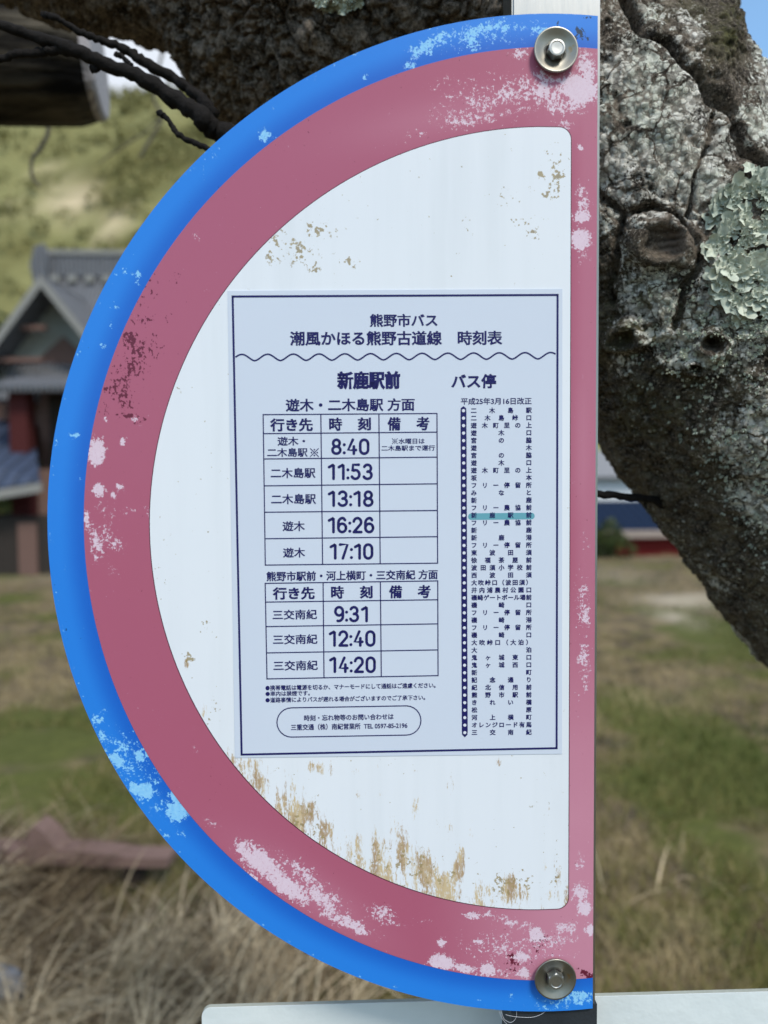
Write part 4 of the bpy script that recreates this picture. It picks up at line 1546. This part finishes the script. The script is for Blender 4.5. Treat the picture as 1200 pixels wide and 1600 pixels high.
GREEN = [(30, 1140, 90, 40, .6), (60, 1250, 130, 40, .8), (130, 1280, 90, 40, .9), (180, 1100, 60, 60, .7), (1130, 985, 60, 24, 1.0), (1160, 1010, 70, 30, .9), (1000, 1120, 60, 40, .8), (1080, 1300, 60, 50, .9), (1180, 1480, 40, 60, .8),
         (1050, 1220, 100, 40, .6), (1150, 1180, 70, 60, .6), (980, 1440, 50, 40, .5), (200, 960, 120, 16, .4), (600, 1100, 300, 100, .6)]
PALE = [(1060, 940, 60, 14, 1.0), (1100, 932, 50, 8, .9), (1050, 965, 26, 16, .9), (60, 900, 90, 10, .30), (960, 900, 60, 14, .35)]
gm = gmask(PALE, gco[:, 0], gco[:, 1])
quads_g = quads_g[:-na]
me_tri = tri
allq = [tuple(r) for r in quads_g] + [tuple(r) for r in tri]
me = bpy.data.meshes.new('ground')
me.from_pydata([tuple(v) for v in gco], [], allq)
me.update()
for nme, val in (('green', gmask(GREEN, gco[:, 0], gco[:, 1])), ('pale', gm)):
    a = me.attributes.new(nme, 'FLOAT', 'POINT')
    a.data.foreach_set('value', val.astype(np.float32))
me.polygons.foreach_set('use_smooth', [True] * len(me.polygons))
me.materials.append(MAT['ground'])
put(bpy.data.objects.new('ground', me), kind='structure')


# ------------------------------------------------------------------ grass
def blades(n, X, Y, Z, length, width, lean, curl, tone, seg=3, seed=0, lean_dir=None):
    r = np.random.default_rng(seed)
    az = r.uniform(0, 2 * np.pi, n) if lean_dir is None else lean_dir
    L = length * r.uniform(0.5, 1.35, n)
    Wd = width * r.uniform(0.6, 1.4, n)
    th = lean * r.uniform(0.3, 1.3, n)
    sx, sy = np.cos(az), np.sin(az)
    ox, oy = -sy, sx
    tw = r.uniform(0, np.pi, n)
    wx, wy = np.cos(tw), np.sin(tw)
    V, T = [], []
    cx, cy, cz = X.copy(), Y.copy(), Z.copy()
    for k in range(seg + 1):
        f = k / seg
        w = Wd * (1 - f * 0.92) / 2
        V.append(np.c_[cx - wx * w, cy - wy * w, cz])
        V.append(np.c_[cx + wx * w, cy + wy * w, cz])
        t = th + curl * f
        cx = cx + sx * np.sin(t) * L / seg
        cy = cy + sy * np.sin(t) * L / seg
        cz = cz + np.cos(t) * L / seg
        T.append(tone)
        T.append(tone)
    V = np.stack(V, 1).reshape(-1, 3)
    T = np.stack(T, 1).ravel()
    b = np.arange(n)[:, None] * (2 * (seg + 1))
    F = np.concatenate([b + np.array([[2 * k, 2 * k + 1, 2 * k + 3, 2 * k + 2]]) for k in range(seg)])
    return V, F, T


rg = np.random.default_rng(5)


def field_points(n, ymin, ymax, power=1.0, spread=0.62):
    y = ymin + (ymax - ymin) * rg.uniform(0, 1, n) ** power
    x = rg.uniform(-1, 1, n) * y * spread
    return x, y


x, y = field_points(90000, 1.7, 14.0, 1.5)
dens = fbm(np.c_[x * 1.1, y * 1.1, 0 * x], 3, 15)
keep = (dens > 0.40) & (gmask(PALE, x, y) < 0.5)
x, y = x[keep], y[keep]
gmk = gmask(GREEN, x, y)
hue = fbm(np.c_[x * 1.7, y * 1.7, 0 * x + 4], 4, 25)
tone = np.clip(0.66 - 0.34 * gmk + 2.4 * (hue - .5) + rg.normal(0, .18, len(x)), 0, 1)
V, F, T = blades(len(x), x, y, field_h(x, y) - .005, .085, .0055, .75, .8, tone, 2, 6)
numesh('grass', V, F, MAT['grass'], nper=4, attrs={'tone': T}, kind='stuff', label='mixed green and straw coloured grass over the field', cat='grass')

# a matted heap of long dry straw in front, lying over to the right
n = 34000
x = rg.uniform(-1.9, 1.7, n)
y = rg.uniform(1.55, 3.25, n)
cl = fbm(np.c_[x * 2.2, y * 2.2, 0 * x + 9], 3, 35)
left = sstep(0.45, -0.45, x)
keep = (cl + 0.22 * left > 0.52) & (rg.uniform(0, 1, n) < 0.012 + 0.988 * left) & (y < 2.95 + .5 * (cl - .5))
x, y, cl, left = x[keep], y[keep], cl[keep], left[keep]
tone = np.clip(0.44 + 2.6 * (fbm(np.c_[x * 5, y * 5, 0 * x], 3, 45) - .5) + rg.normal(0, .27, len(x)), 0, 1)
az = 0.35 + 5.0 * (fbm(np.c_[x * 1.6, y * 1.6, 0 * x + 2], 2, 55) - .5) + rg.normal(0, 0.8, len(x)) + np.where(rg.uniform(0, 1, len(x)) < .22, np.pi, 0)
zz = field_h(x, y) + 0.10 * np.clip(cl - .35, 0, 1) * 2 * rg.uniform(0, 1, len(x)) * left
V, F, T = blades(len(x), x, y, zz - .01, .30, .0075, 1.10, 1.15, tone, 7, 8, az)
numesh('dry_straw', V, F, MAT['straw'], nper=4, attrs={'tone': T}, kind='stuff', label='matted heap of long dry straw at the near edge of the field', cat='straw')

# pale bent stems, each its own plant


def stem(pxs, depth, r, label):
    base = at(*pxs[0], depth)
    o = empty('dry_stem', (base.x, base.y, 0), label, 'plant stem', group='pale bent stems in the grass')
    P = smooth_path([(*at(a, b, depth), r) for a, b in pxs], 6)
    vs, fs = tube_data([q[:3] for q in P], [r * (1 - .5 * i / len(P)) for i in range(len(P))], 6)
    own(mesh('stalk', vs, fs, MAT['straw'], None, True), o)
    tip = Vector(P[-1][:3])
    hv, hf = tube_data([tip, tip + Vector((.012, 0, -.012)), tip + Vector((.03, 0, -.035)), tip + Vector((.04, 0, -.05))], [r * .6, r * 1.6, r * 1.3, r * .3], 6)
    own(mesh('seed_head', hv, hf, MAT['straw'], None, True), o)


stem([(1176, 1565), (1170, 1530), (1172, 1490), (1182, 1450), (1205, 1425), (1230, 1430)], 2.35, .0055, 'pale bent stem looping at the right border above the white board')
stem([(1188, 1560), (1160, 1510), (1163, 1475), (1172, 1450), (1180, 1440)], 2.32, .004, 'shorter pale stem curving inside the looping stem')
stem([(1075, 1140), (1095, 1150), (1115, 1138), (1128, 1115), (1145, 1118), (1152, 1140), (1148, 1160)], 4.7, .009, 'pale hooked stem lying in the green grass right of the post')

# fallen pink timber at the edge of the straw
base = ground_at(60, 1400)
pk = empty('timber_scrap', (base.x, base.y, 0), 'long dull pink timber lying behind the straw with a broken peak', 'timber')
dpk = (base - EYE).dot(cF)
bm = bmesh.new()
pp = [at(x_, y_, dpk) for x_, y_ in ((-140, 1352), (-140, 1326), (40, 1330), (44, 1298), (52, 1290), (66, 1300), (92, 1330), (140, 1332), (200, 1340), (262, 1342), (262, 1356), (180, 1356), (100, 1352))]
prism(bm, pp, Vector((0.01, .09, 0.0)))
o = bmobj('board', bm, MAT['plank'])
own(o, pk)
for bx in (-100, 30, 210):
    bm = bmesh.new()
    p = at(bx, 1375, dpk + .06)
    box(bm, (p.x, p.y, (p.z + .04) / 2), (.07, .06, p.z + .10))
    own(bmobj('foot_block', bm, MAT['dark_wood']), pk)
p = ground_at(10, 1560)
st = empty('field_stone', (p.x, p.y, 0), 'pale grey stone in the straw at the lower left corner', 'stone')
bm = bmesh.new()
bmesh.ops.create_icosphere(bm, subdivisions=4, radius=1)
for v in bm.verts:
    c_ = np.array([[*(v.co * 1.3)]])
    v.co *= 0.7 + 0.6 * fbm(c_, 3, 3)[0]
    v.co.x *= .09
    v.co.y *= .07
    v.co.z *= .065
bmesh.ops.translate(bm, vec=(p.x - .04, p.y, .03), verts=bm.verts)
own(bmobj('rock', bm, MAT['stone'], None, True), st)

# ------------------------------------------------------------------ houses
HD = 13.0
HF = field_h(np.array([-6.0]), np.array([14.5]))[0]


def poly3(bm, pts):
    bm.faces.new([bm.verts.new(p) for p in pts])


def slab(name, corners, thick, mat, parent):
    """roof slope: four corners pushed down by THICK; object space u,v of the tiles follow the slope"""
    a, b, c, d = [Vector(p) for p in corners]
    u = (b - a).normalized()
    n = (b - a).cross(d - a).normalized()
    if n.z < 0:
        n = -n
    v = n.cross(u)
    mw = Matrix((u, v, n)).transposed().to_4x4()
    mw.translation = a
    inv = mw.inverted()
    L = [inv @ p for p in (a, b, c, d)]
    bm = bmesh.new()
    prism(bm, L, (0, 0, -thick))
    o = bmobj(name, bm, mat)
    o.matrix_world = mw
    o.parent = parent
    o.matrix_parent_inverse = Matrix.Translation(-parent.location)
    return o


def hb(name, lo, hi, mat, parent):
    bm = bmesh.new()
    lo, hi = Vector(lo), Vector(hi)
    box(bm, (lo + hi) / 2, hi - lo)
    return own(bmobj(name, bm, mat), parent)


ap = at(64, 428, HD)
house = empty('tiled_house', (ap.x, ap.y + 2, HF), 'old two storey house with grey tiled gable roof and brown gable wall', 'house')
X0, Y0, ZR = ap.x, ap.y, ap.z
HW, DROP, OVER, LEN = 1.75, 2.25, 0.75, 4.2
zl = ZR - DROP
# cross gable facing the road, ridge running away from it
slab('roof_slope', [(X0, Y0, ZR), (X0, Y0 + LEN, ZR), (X0 + HW, Y0 + LEN, zl), (X0 + HW, Y0, zl)], .09, MAT['grey_tile'], house)
slab('roof_slope', [(X0, Y0 + LEN, ZR), (X0, Y0, ZR), (X0 - HW, Y0, zl), (X0 - HW, Y0 + LEN, zl)], .09, MAT['grey_tile'], house)
for sgn in (-1, 1):                                # barge boards
    bm = bmesh.new()
    prism(bm, [(X0, Y0 - .03, ZR - .02), (X0 + sgn * HW, Y0 - .03, zl - .02), (X0 + sgn * HW, Y0 - .03, zl - .20), (X0, Y0 - .03, ZR - .22)], (0, .05, 0))
    own(bmobj('barge_board', bm, MAT['grey_wood']), house)
for zz_ in (0.78, 1.35):                           # purlins under the overhang
    w_ = HW * (zz_ / DROP) - .1
    hb('purlin', (X0 - w_, Y0 + .25, ZR - zz_ - .13), (X0 - w_ * .15, Y0 + .37, ZR - zz_ - .05), MAT['brown_wall'], house)
gy_ = Y0 + OVER
bm = bmesh.new()
prism(bm, [(X0, gy_, ZR - .12), (X0 + HW - .12, gy_, zl), (X0 + HW - .2, gy_, zl - .1), (X0 - HW + .2, gy_, zl - .1), (X0 - HW + .12, gy_, zl)], (0, .12, 0))
own(bmobj('gable_plaster', bm, MAT['plaster']), house)
bm = bmesh.new()
prism(bm, [(X0 + .06, gy_ - .06, ZR - .95), (X0 + HW - .35, gy_ - .06, zl + .04), (X0 + HW - .35, gy_ - .06, zl - .55), (X0 - HW + .35, gy_ - .06, zl - .55), (X0 - HW + .35, gy_ - .06, zl + .04)], (0, .055, 0))
own(bmobj('gable_boards', bm, MAT['brown_wall']), house)
hb('upper_wall', (X0 - HW + .2, gy_ + .002, zl - .95), (X0 + HW - .2, gy_ + LEN - 1.0, zl - .1), MAT['brown_wall'], house)
# main ridge behind, running to the right
MR = ZR + .60
RX = X0 - .92
slab('main_roof', [(RX, Y0 + 2.2, MR), (X0 + 5.5, Y0 + 2.6, MR), (X0 + 5.5, Y0 + .5, zl + .1), (RX, Y0 + .1, zl + .1)], .09, MAT['grey_tile'], house)
slab('main_roof', [(X0 + 5.5, Y0 + 2.62, MR), (RX, Y0 + 2.22, MR), (RX, Y0 + 4.6, zl + .1), (X0 + 5.5, Y0 + 5.0, zl + .1)], .09, MAT['grey_tile'], house)
bm = bmesh.new()
prism(bm, [(RX, Y0 + 2.06, MR - .08), (X0 + 5.5, Y0 + 2.46, MR - .08), (X0 + 5.5, Y0 + 2.46, MR + .34), (RX, Y0 + 2.06, MR + .34)], (-.02, .3, 0))
rc = own(bmobj('ridge_cap', bm, MAT['grey_tile']), house)
bm = bmesh.new()
prism(bm, [(RX - .04, Y0 + 2.02, MR + .34), (X0 + 5.5, Y0 + 2.42, MR + .34), (X0 + 5.5, Y0 + 2.42, MR + .44), (RX - .04, Y0 + 2.02, MR + .44)], (-.02, .4, 0))
own(bmobj('ridge_top', bm, MAT['grey_wood']), house)
bm = bmesh.new()
for i in range(12):
    box(bm, (RX + .3 + i * .34, Y0 + 2.0 + i * .023, MR - .16), (.17, .12, .13))
own(bmobj('ridge_end_tiles', bm, MAT['grey_wood']), house)
bm = bmesh.new()
prism(bm, [(RX - .1, Y0 + 1.9, MR - .25), (RX + .16, Y0 + 1.9, MR - .25), (RX + .2, Y0 + 1.9, MR + .3), (RX + .12, Y0 + 1.9, MR + .52), (RX - .06, Y0 + 1.9, MR + .46), (RX - .16, Y0 + 1.9, MR + .1)], (0, .12, 0))
own(bmobj('ridge_ornament', bm, MAT['grey_tile']), house)
# lean-to and lower storey
lz = at(60, 600, HD).z
lx0, lx1 = at(22, 600, HD).x, X0 + 4.5
slab('lower_roof', [(lx0, gy_ - .1, lz + .32), (lx1, gy_ - .1, lz + .32), (lx1, Y0 - 1.0, lz - .14), (lx0, Y0 - 1.0, lz - .14)], .10, MAT['grey_tile'], house)
hb('lower_wall', (lx0 + .35, Y0 + .1, HF - .2), (lx1 - .3, gy_ + LEN - 1.2, lz - .05), MAT['brown_wall'], house)
hb('red_post', (lx0 + .22, Y0 - .75, HF - .2), (lx0 + .52, Y0 - .45, lz - .12), MAT['red_paint'], house)
wz0, wz1 = at(80, 722, HD).z, at(80, 622, HD).z
f_ = hb('window', (lx0 + .60, Y0 - .10, wz0 - .1), (lx0 + 2.0, Y0 + .09, wz1 + .06), MAT['dark_wood'], house)
hb_p = hb('pane', (lx0 + .66, Y0 - .13, wz0), (lx0 + 1.94, Y0 - .101, wz1), MAT['teal_pane'], house)
hb_p.parent = f_
hb_p.matrix_parent_inverse = (Matrix.Translation(house.location)).inverted() @ Matrix.Identity(4)
hb('lower_panel', (lx0 + .40, Y0 - .30, HF - .2), (lx0 + 2.2, Y0 - .14, wz0 - .12), MAT['plank'], house)

# shed with a blue roof left of it
sd_ = 11.4
pA, pB, pC, pD = at(-260, 640, sd_ + 2.6), at(50, 652, sd_ + 2.6), at(62, 752, sd_), at(-300, 812, sd_)
shed = empty('blue_roofed_shed', ((pC.x + pD.x) / 2, pC.y + .8, 0), 'low dark shed with slate blue roof at the left border', 'shed')
slab('roof', [pA, pB, pC, pD], .07, MAT['blue_tile'], shed)
bm = bmesh.new()
prism(bm, [pC + Vector((.03, -.03, -.02)), pD + Vector((0, -.03, -.02)), pD + Vector((0, -.03, -.16)), pC + Vector((.03, -.03, -.16))], (0, .04, 0))
own(bmobj('eave_board', bm, MAT['grey_wood']), shed)
zt = min(pC.z, pD.z)
hb('wall', (pD.x, pC.y + .35, -.2), (at(74, 800, sd_).x, pC.y + 2.4, zt - .02), MAT['dark_wood'], shed)
hb('door', (at(10, 800, sd_).x, pC.y + .30, -.1), (at(40, 800, sd_).x, pC.y + .349, zt - .10), MAT['brown_wall'], shed)

# white building far behind on the left
wb = at(6, 560, 34)
wh = empty('white_house', (wb.x, wb.y + 3, -3.2), 'small white walled house glimpsed far behind left of the tiled house', 'house')
hb('wall', (wb.x - 4, wb.y, -3.4), (at(44, 560, 34).x, wb.y + 6, at(6, 575, 34).z), MAT['pale_wall'], wh)
slab('roof', [(wb.x - 4.3, wb.y + 3, wb.z + 1.0), (at(44, 560, 34).x + .3, wb.y + 3, wb.z + 1.0), (at(44, 560, 34).x + .3, wb.y - .5, wb.z - .5), (wb.x - 4.3, wb.y - .5, wb.z - .5)], .15, MAT['pale_wall'], wh)

# low house beyond the field on the right: blue roof, beige fascia, red wall
rd = 21.0
rx0, rx1 = at(760, 800, rd).x, at(1230, 800, rd).x
e_z, f_z, w_z = at(1000, 829, rd).z, at(1000, 840, rd).z, -3.3
ry = at(1000, 829, rd).y
rh = empty('red_walled_house', ((rx0 + rx1) / 2, ry + 2, -3.2), 'low house beyond the field with dark blue roof and red wall', 'house')
tz = at(1000, 782, rd + 2.5).z
slab('roof', [(rx0, ry + 2.5, tz), (rx1, ry + 2.5, tz), (rx1, ry - .02, e_z), (rx0, ry - .02, e_z)], .10, MAT['dark_blue_tile'], rh)
slab('roof', [(rx1, ry + 2.52, tz), (rx0, ry + 2.52, tz), (rx0, ry + 5, e_z), (rx1, ry + 5, e_z)], .10, MAT['dark_blue_tile'], rh)
hb('fascia', (rx0, ry - .10, f_z), (rx1, ry - .025, e_z + .01), MAT['fascia'], rh)
hb('wall', (at(962, 850, rd + .3).x, ry + .25, w_z), (rx1 - .2, ry + 4.6, f_z + .06), MAT['bright_red'], rh)
hb('side_wall', (rx0 + .2, ry + .35, w_z), (at(962, 850, rd + .3).x - .01, ry + 4.4, f_z + .05), MAT['dark_wood'], rh)
# pale building behind that house
gd = 30.0
g0, g1 = at(880, 770, gd), at(1010, 712, gd)
gh = empty('grey_house', ((g0.x + g1.x) / 2, g0.y + 2, -3.2), 'pale grey house behind the blue roof, seen just right of the post', 'house')
hb('wall', (g0.x, g0.y, -3.3), (g1.x, g0.y + 4, at(940, 748, gd).z), MAT['pale_wall'], gh)
slab('roof', [(g0.x - .3, g0.y + 2, g1.z + .3), (g1.x + .3, g0.y + 2, g1.z + .3), (g1.x + .3, g0.y - .4, at(940, 745, gd).z), (g0.x - .3, g0.y - .4, at(940, 745, gd).z)], .12, MAT['stone'], gh)


# ------------------------------------------------------------------ leaf clumps
def leaf_cloud(name, centers, radii, per, size, mat, parent=None, seed=0, flat=1.0, **tags):
    r = np.random.default_rng(seed)
    V, T = [], []
    for c, rad in zip(centers, radii):
        d = r.normal(0, 1, (per, 3))
        d /= np.linalg.norm(d, axis=1)[:, None]
        p = np.array(c) + d * rad * (r.uniform(0.25, 1.0, (per, 1)) ** 0.5) * np.array([1, 1, flat])
        u = r.normal(0, 1, (per, 3))
        w = r.normal(0, 1, (per, 3))
        s = size * r.uniform(.5, 1.4, (per, 1))
        u = u / np.linalg.norm(u, axis=1)[:, None] * s
        w = w / np.linalg.norm(w, axis=1)[:, None] * s * .6
        V.append(np.stack([p - u, p + w, p + u, p - w], 1).reshape(-1, 3))
        t = np.clip(r.normal(0.38, .2, per) + r.normal(0, .14), 0, 1)
        T.append(np.repeat(t, 4))
    V = np.vstack(V)
    F = np.arange(len(V)).reshape(-1, 4)
    o = numesh(name, V, F, MAT[mat], None, False, {'tone': np.concatenate(T)}, 4, **tags)
    return own(o, parent) if parent is not None else o


def make_tree(base, h, spread, label, mat, seed, group, leaf=.16, per=260, nclump=26):
    r = random.Random(seed)
    o = empty('evergreen_tree', base, label, 'tree', group=group)
    b = Vector(base)
    P = [(b.x, b.y, b.z - .2, .13 * h / 4), (b.x + .1, b.y, b.z + h * .3, .10 * h / 4), (b.x - .1, b.y, b.z + h * .6, .06 * h / 4), (b.x, b.y, b.z + h * .9, .02 * h / 4)]
    P = smooth_path(P, 4)
    vs, fs = tube_data([q[:3] for q in P], [q[3] for q in P], 8)
    own(mesh('trunk', vs, fs, MAT['dark_wood'], None, True), o)
    cs, rs = [], []
    for i in range(nclump):
        f = r.random()
        a = r.random() * 6.28
        q = spread * math.sin(math.pi * (0.18 + 0.80 * f)) * (0.3 + .7 * r.random())
        cs.append((b.x + q * math.cos(a), b.y + q * math.sin(a), b.z + h * (0.18 + 0.80 * f)))
        rs.append(spread * (0.30 + 0.25 * r.random()))
    leaf_cloud('crown', cs, rs, per, leaf, mat, o, seed)
    return o


for i, (x_, dep, h, sp, lab, mt) in enumerate(((15, 19, 8.2, 1.9, 'dark evergreen tree close behind the gable at the left border', 'leaf'), (-90, 21, 9.6, 2.6, 'tall dark evergreen tree beyond the left border behind the shed', 'leaf'), (150, 24, 7.0, 2.2, 'lighter bushy tree behind the ridge of the tiled house', 'scrub'),
                                               (955, 27, 3.0, 1.3, 'small dark tree beside the red wall just right of the post', 'leaf'))):
    p = at(x_, 800, dep)
    make_tree((p.x, p.y, -3.2), h, sp, lab, mt, 30 + i, 'trees behind the houses')
bs = empty('field_bush', (ground_at(935, 872).x, 12.6, 0), 'small dark bush at the field edge left of the red wall', 'bush')
p = ground_at(940, 872)
leaf_cloud('foliage', [(p.x + dx, p.y + dy, .25 + dz) for dx, dy, dz in ((0, 0, 0), (.2, .1, .1), (-.25, .1, .12), (.1, -.1, .2), (-.4, 0, 0), (.33, 0, -.1))], [.26] * 6, 160, .05, 'leaf', bs, 77)
bm = bmesh.new()
for dx in (-.2, 0, .2):
    box(bm, (p.x + dx, p.y, .1), (.03, .03, .4))
own(bmobj('stem', bm, MAT['dark_wood']), bs)

# ------------------------------------------------------------------ the hill
nx, ny = 190, 120
hx = np.linspace(-190, 190, nx)
hy = np.linspace(30, 190, ny)
HX, HY = np.meshgrid(hx, hy)
fx, fy = HX.ravel(), HY.ravel()
lx = fx + 28
ridgez = 46 * np.exp(-(np.clip(fx - 10, 0, None) / 38) ** 2) + 7 + 4 * np.sin(fx * .05)
prof = sstep(34, 88, fy) * (1 - .25 * sstep(95, 190, fy))
hz = -3.6 + ridgez * prof + (fbm(np.c_[fx * .05, fy * .05, 0 * fx], 4, 3) - .5) * 9 * sstep(36, 60, fy) + (fbm(np.c_[fx * .28, fy * .28, 0 * fx], 3, 8) - .5) * 3.2 * sstep(36, 50, fy)
hco = np.c_[fx, fy, hz]
hpx, hpy = project(hco)


def hb_mask(lst):
    w = np.zeros(len(hpx))
    for x_, y_, rx_, ry_, s_ in lst:
        w = np.maximum(w, s_ * np.exp(-((hpx - x_) / rx_) ** 2 - ((hpy - y_) / ry_) ** 2))
    return w


idx = np.arange(nx * ny).reshape(ny, nx)
HQ = np.stack([idx[:-1, :-1], idx[:-1, 1:], idx[1:, 1:], idx[1:, :-1]], -1).reshape(-1, 4)
numesh('hill', hco, HQ, MAT['hill'], None, True, {'bare': hb_mask([(110, 315, 34, 22, 1.0), (115, 292, 16, 16, .9), (185, 350, 14, 20, .9), (195, 365, 14, 8, .9), (75, 270, 12, 10, .6), (10, 330, 20, 10, .5)]),
                                                 'dark': hb_mask([(180, 300, 80, 40, .8), (60, 285, 40, 14, .5), (20, 270, 30, 14, .5), (30, 400, 60, 22, .6), (200, 390, 60, 30, .8)])}, 4, kind='structure')
r = np.random.default_rng(9)
sel = np.where((hpx > -500) & (hpx < 1700) & (hpy > 60) & (hpy < 480) & (fy < 100) & (fy > 38))[0]
pick = r.choice(sel, min(len(sel), 2600), replace=True)
cen = hco[pick] + np.c_[r.uniform(-1, 1, len(pick)), r.uniform(-.7, .7, len(pick)), r.uniform(0, .6, len(pick))]
bare_w = hb_mask([(110, 315, 40, 26, 1.0), (185, 355, 18, 20, 1.0)])[pick]
cen = cen[bare_w < .4]
leaf_cloud('hillside_scrub', [tuple(c) for c in cen], r.uniform(.5, 1.5, len(cen)), 46, .24, 'scrub', None, 21, .8, kind='stuff', label='yellow green scrub and low woods covering the far hillside', cat='scrub')
print('verts trunk', nv)
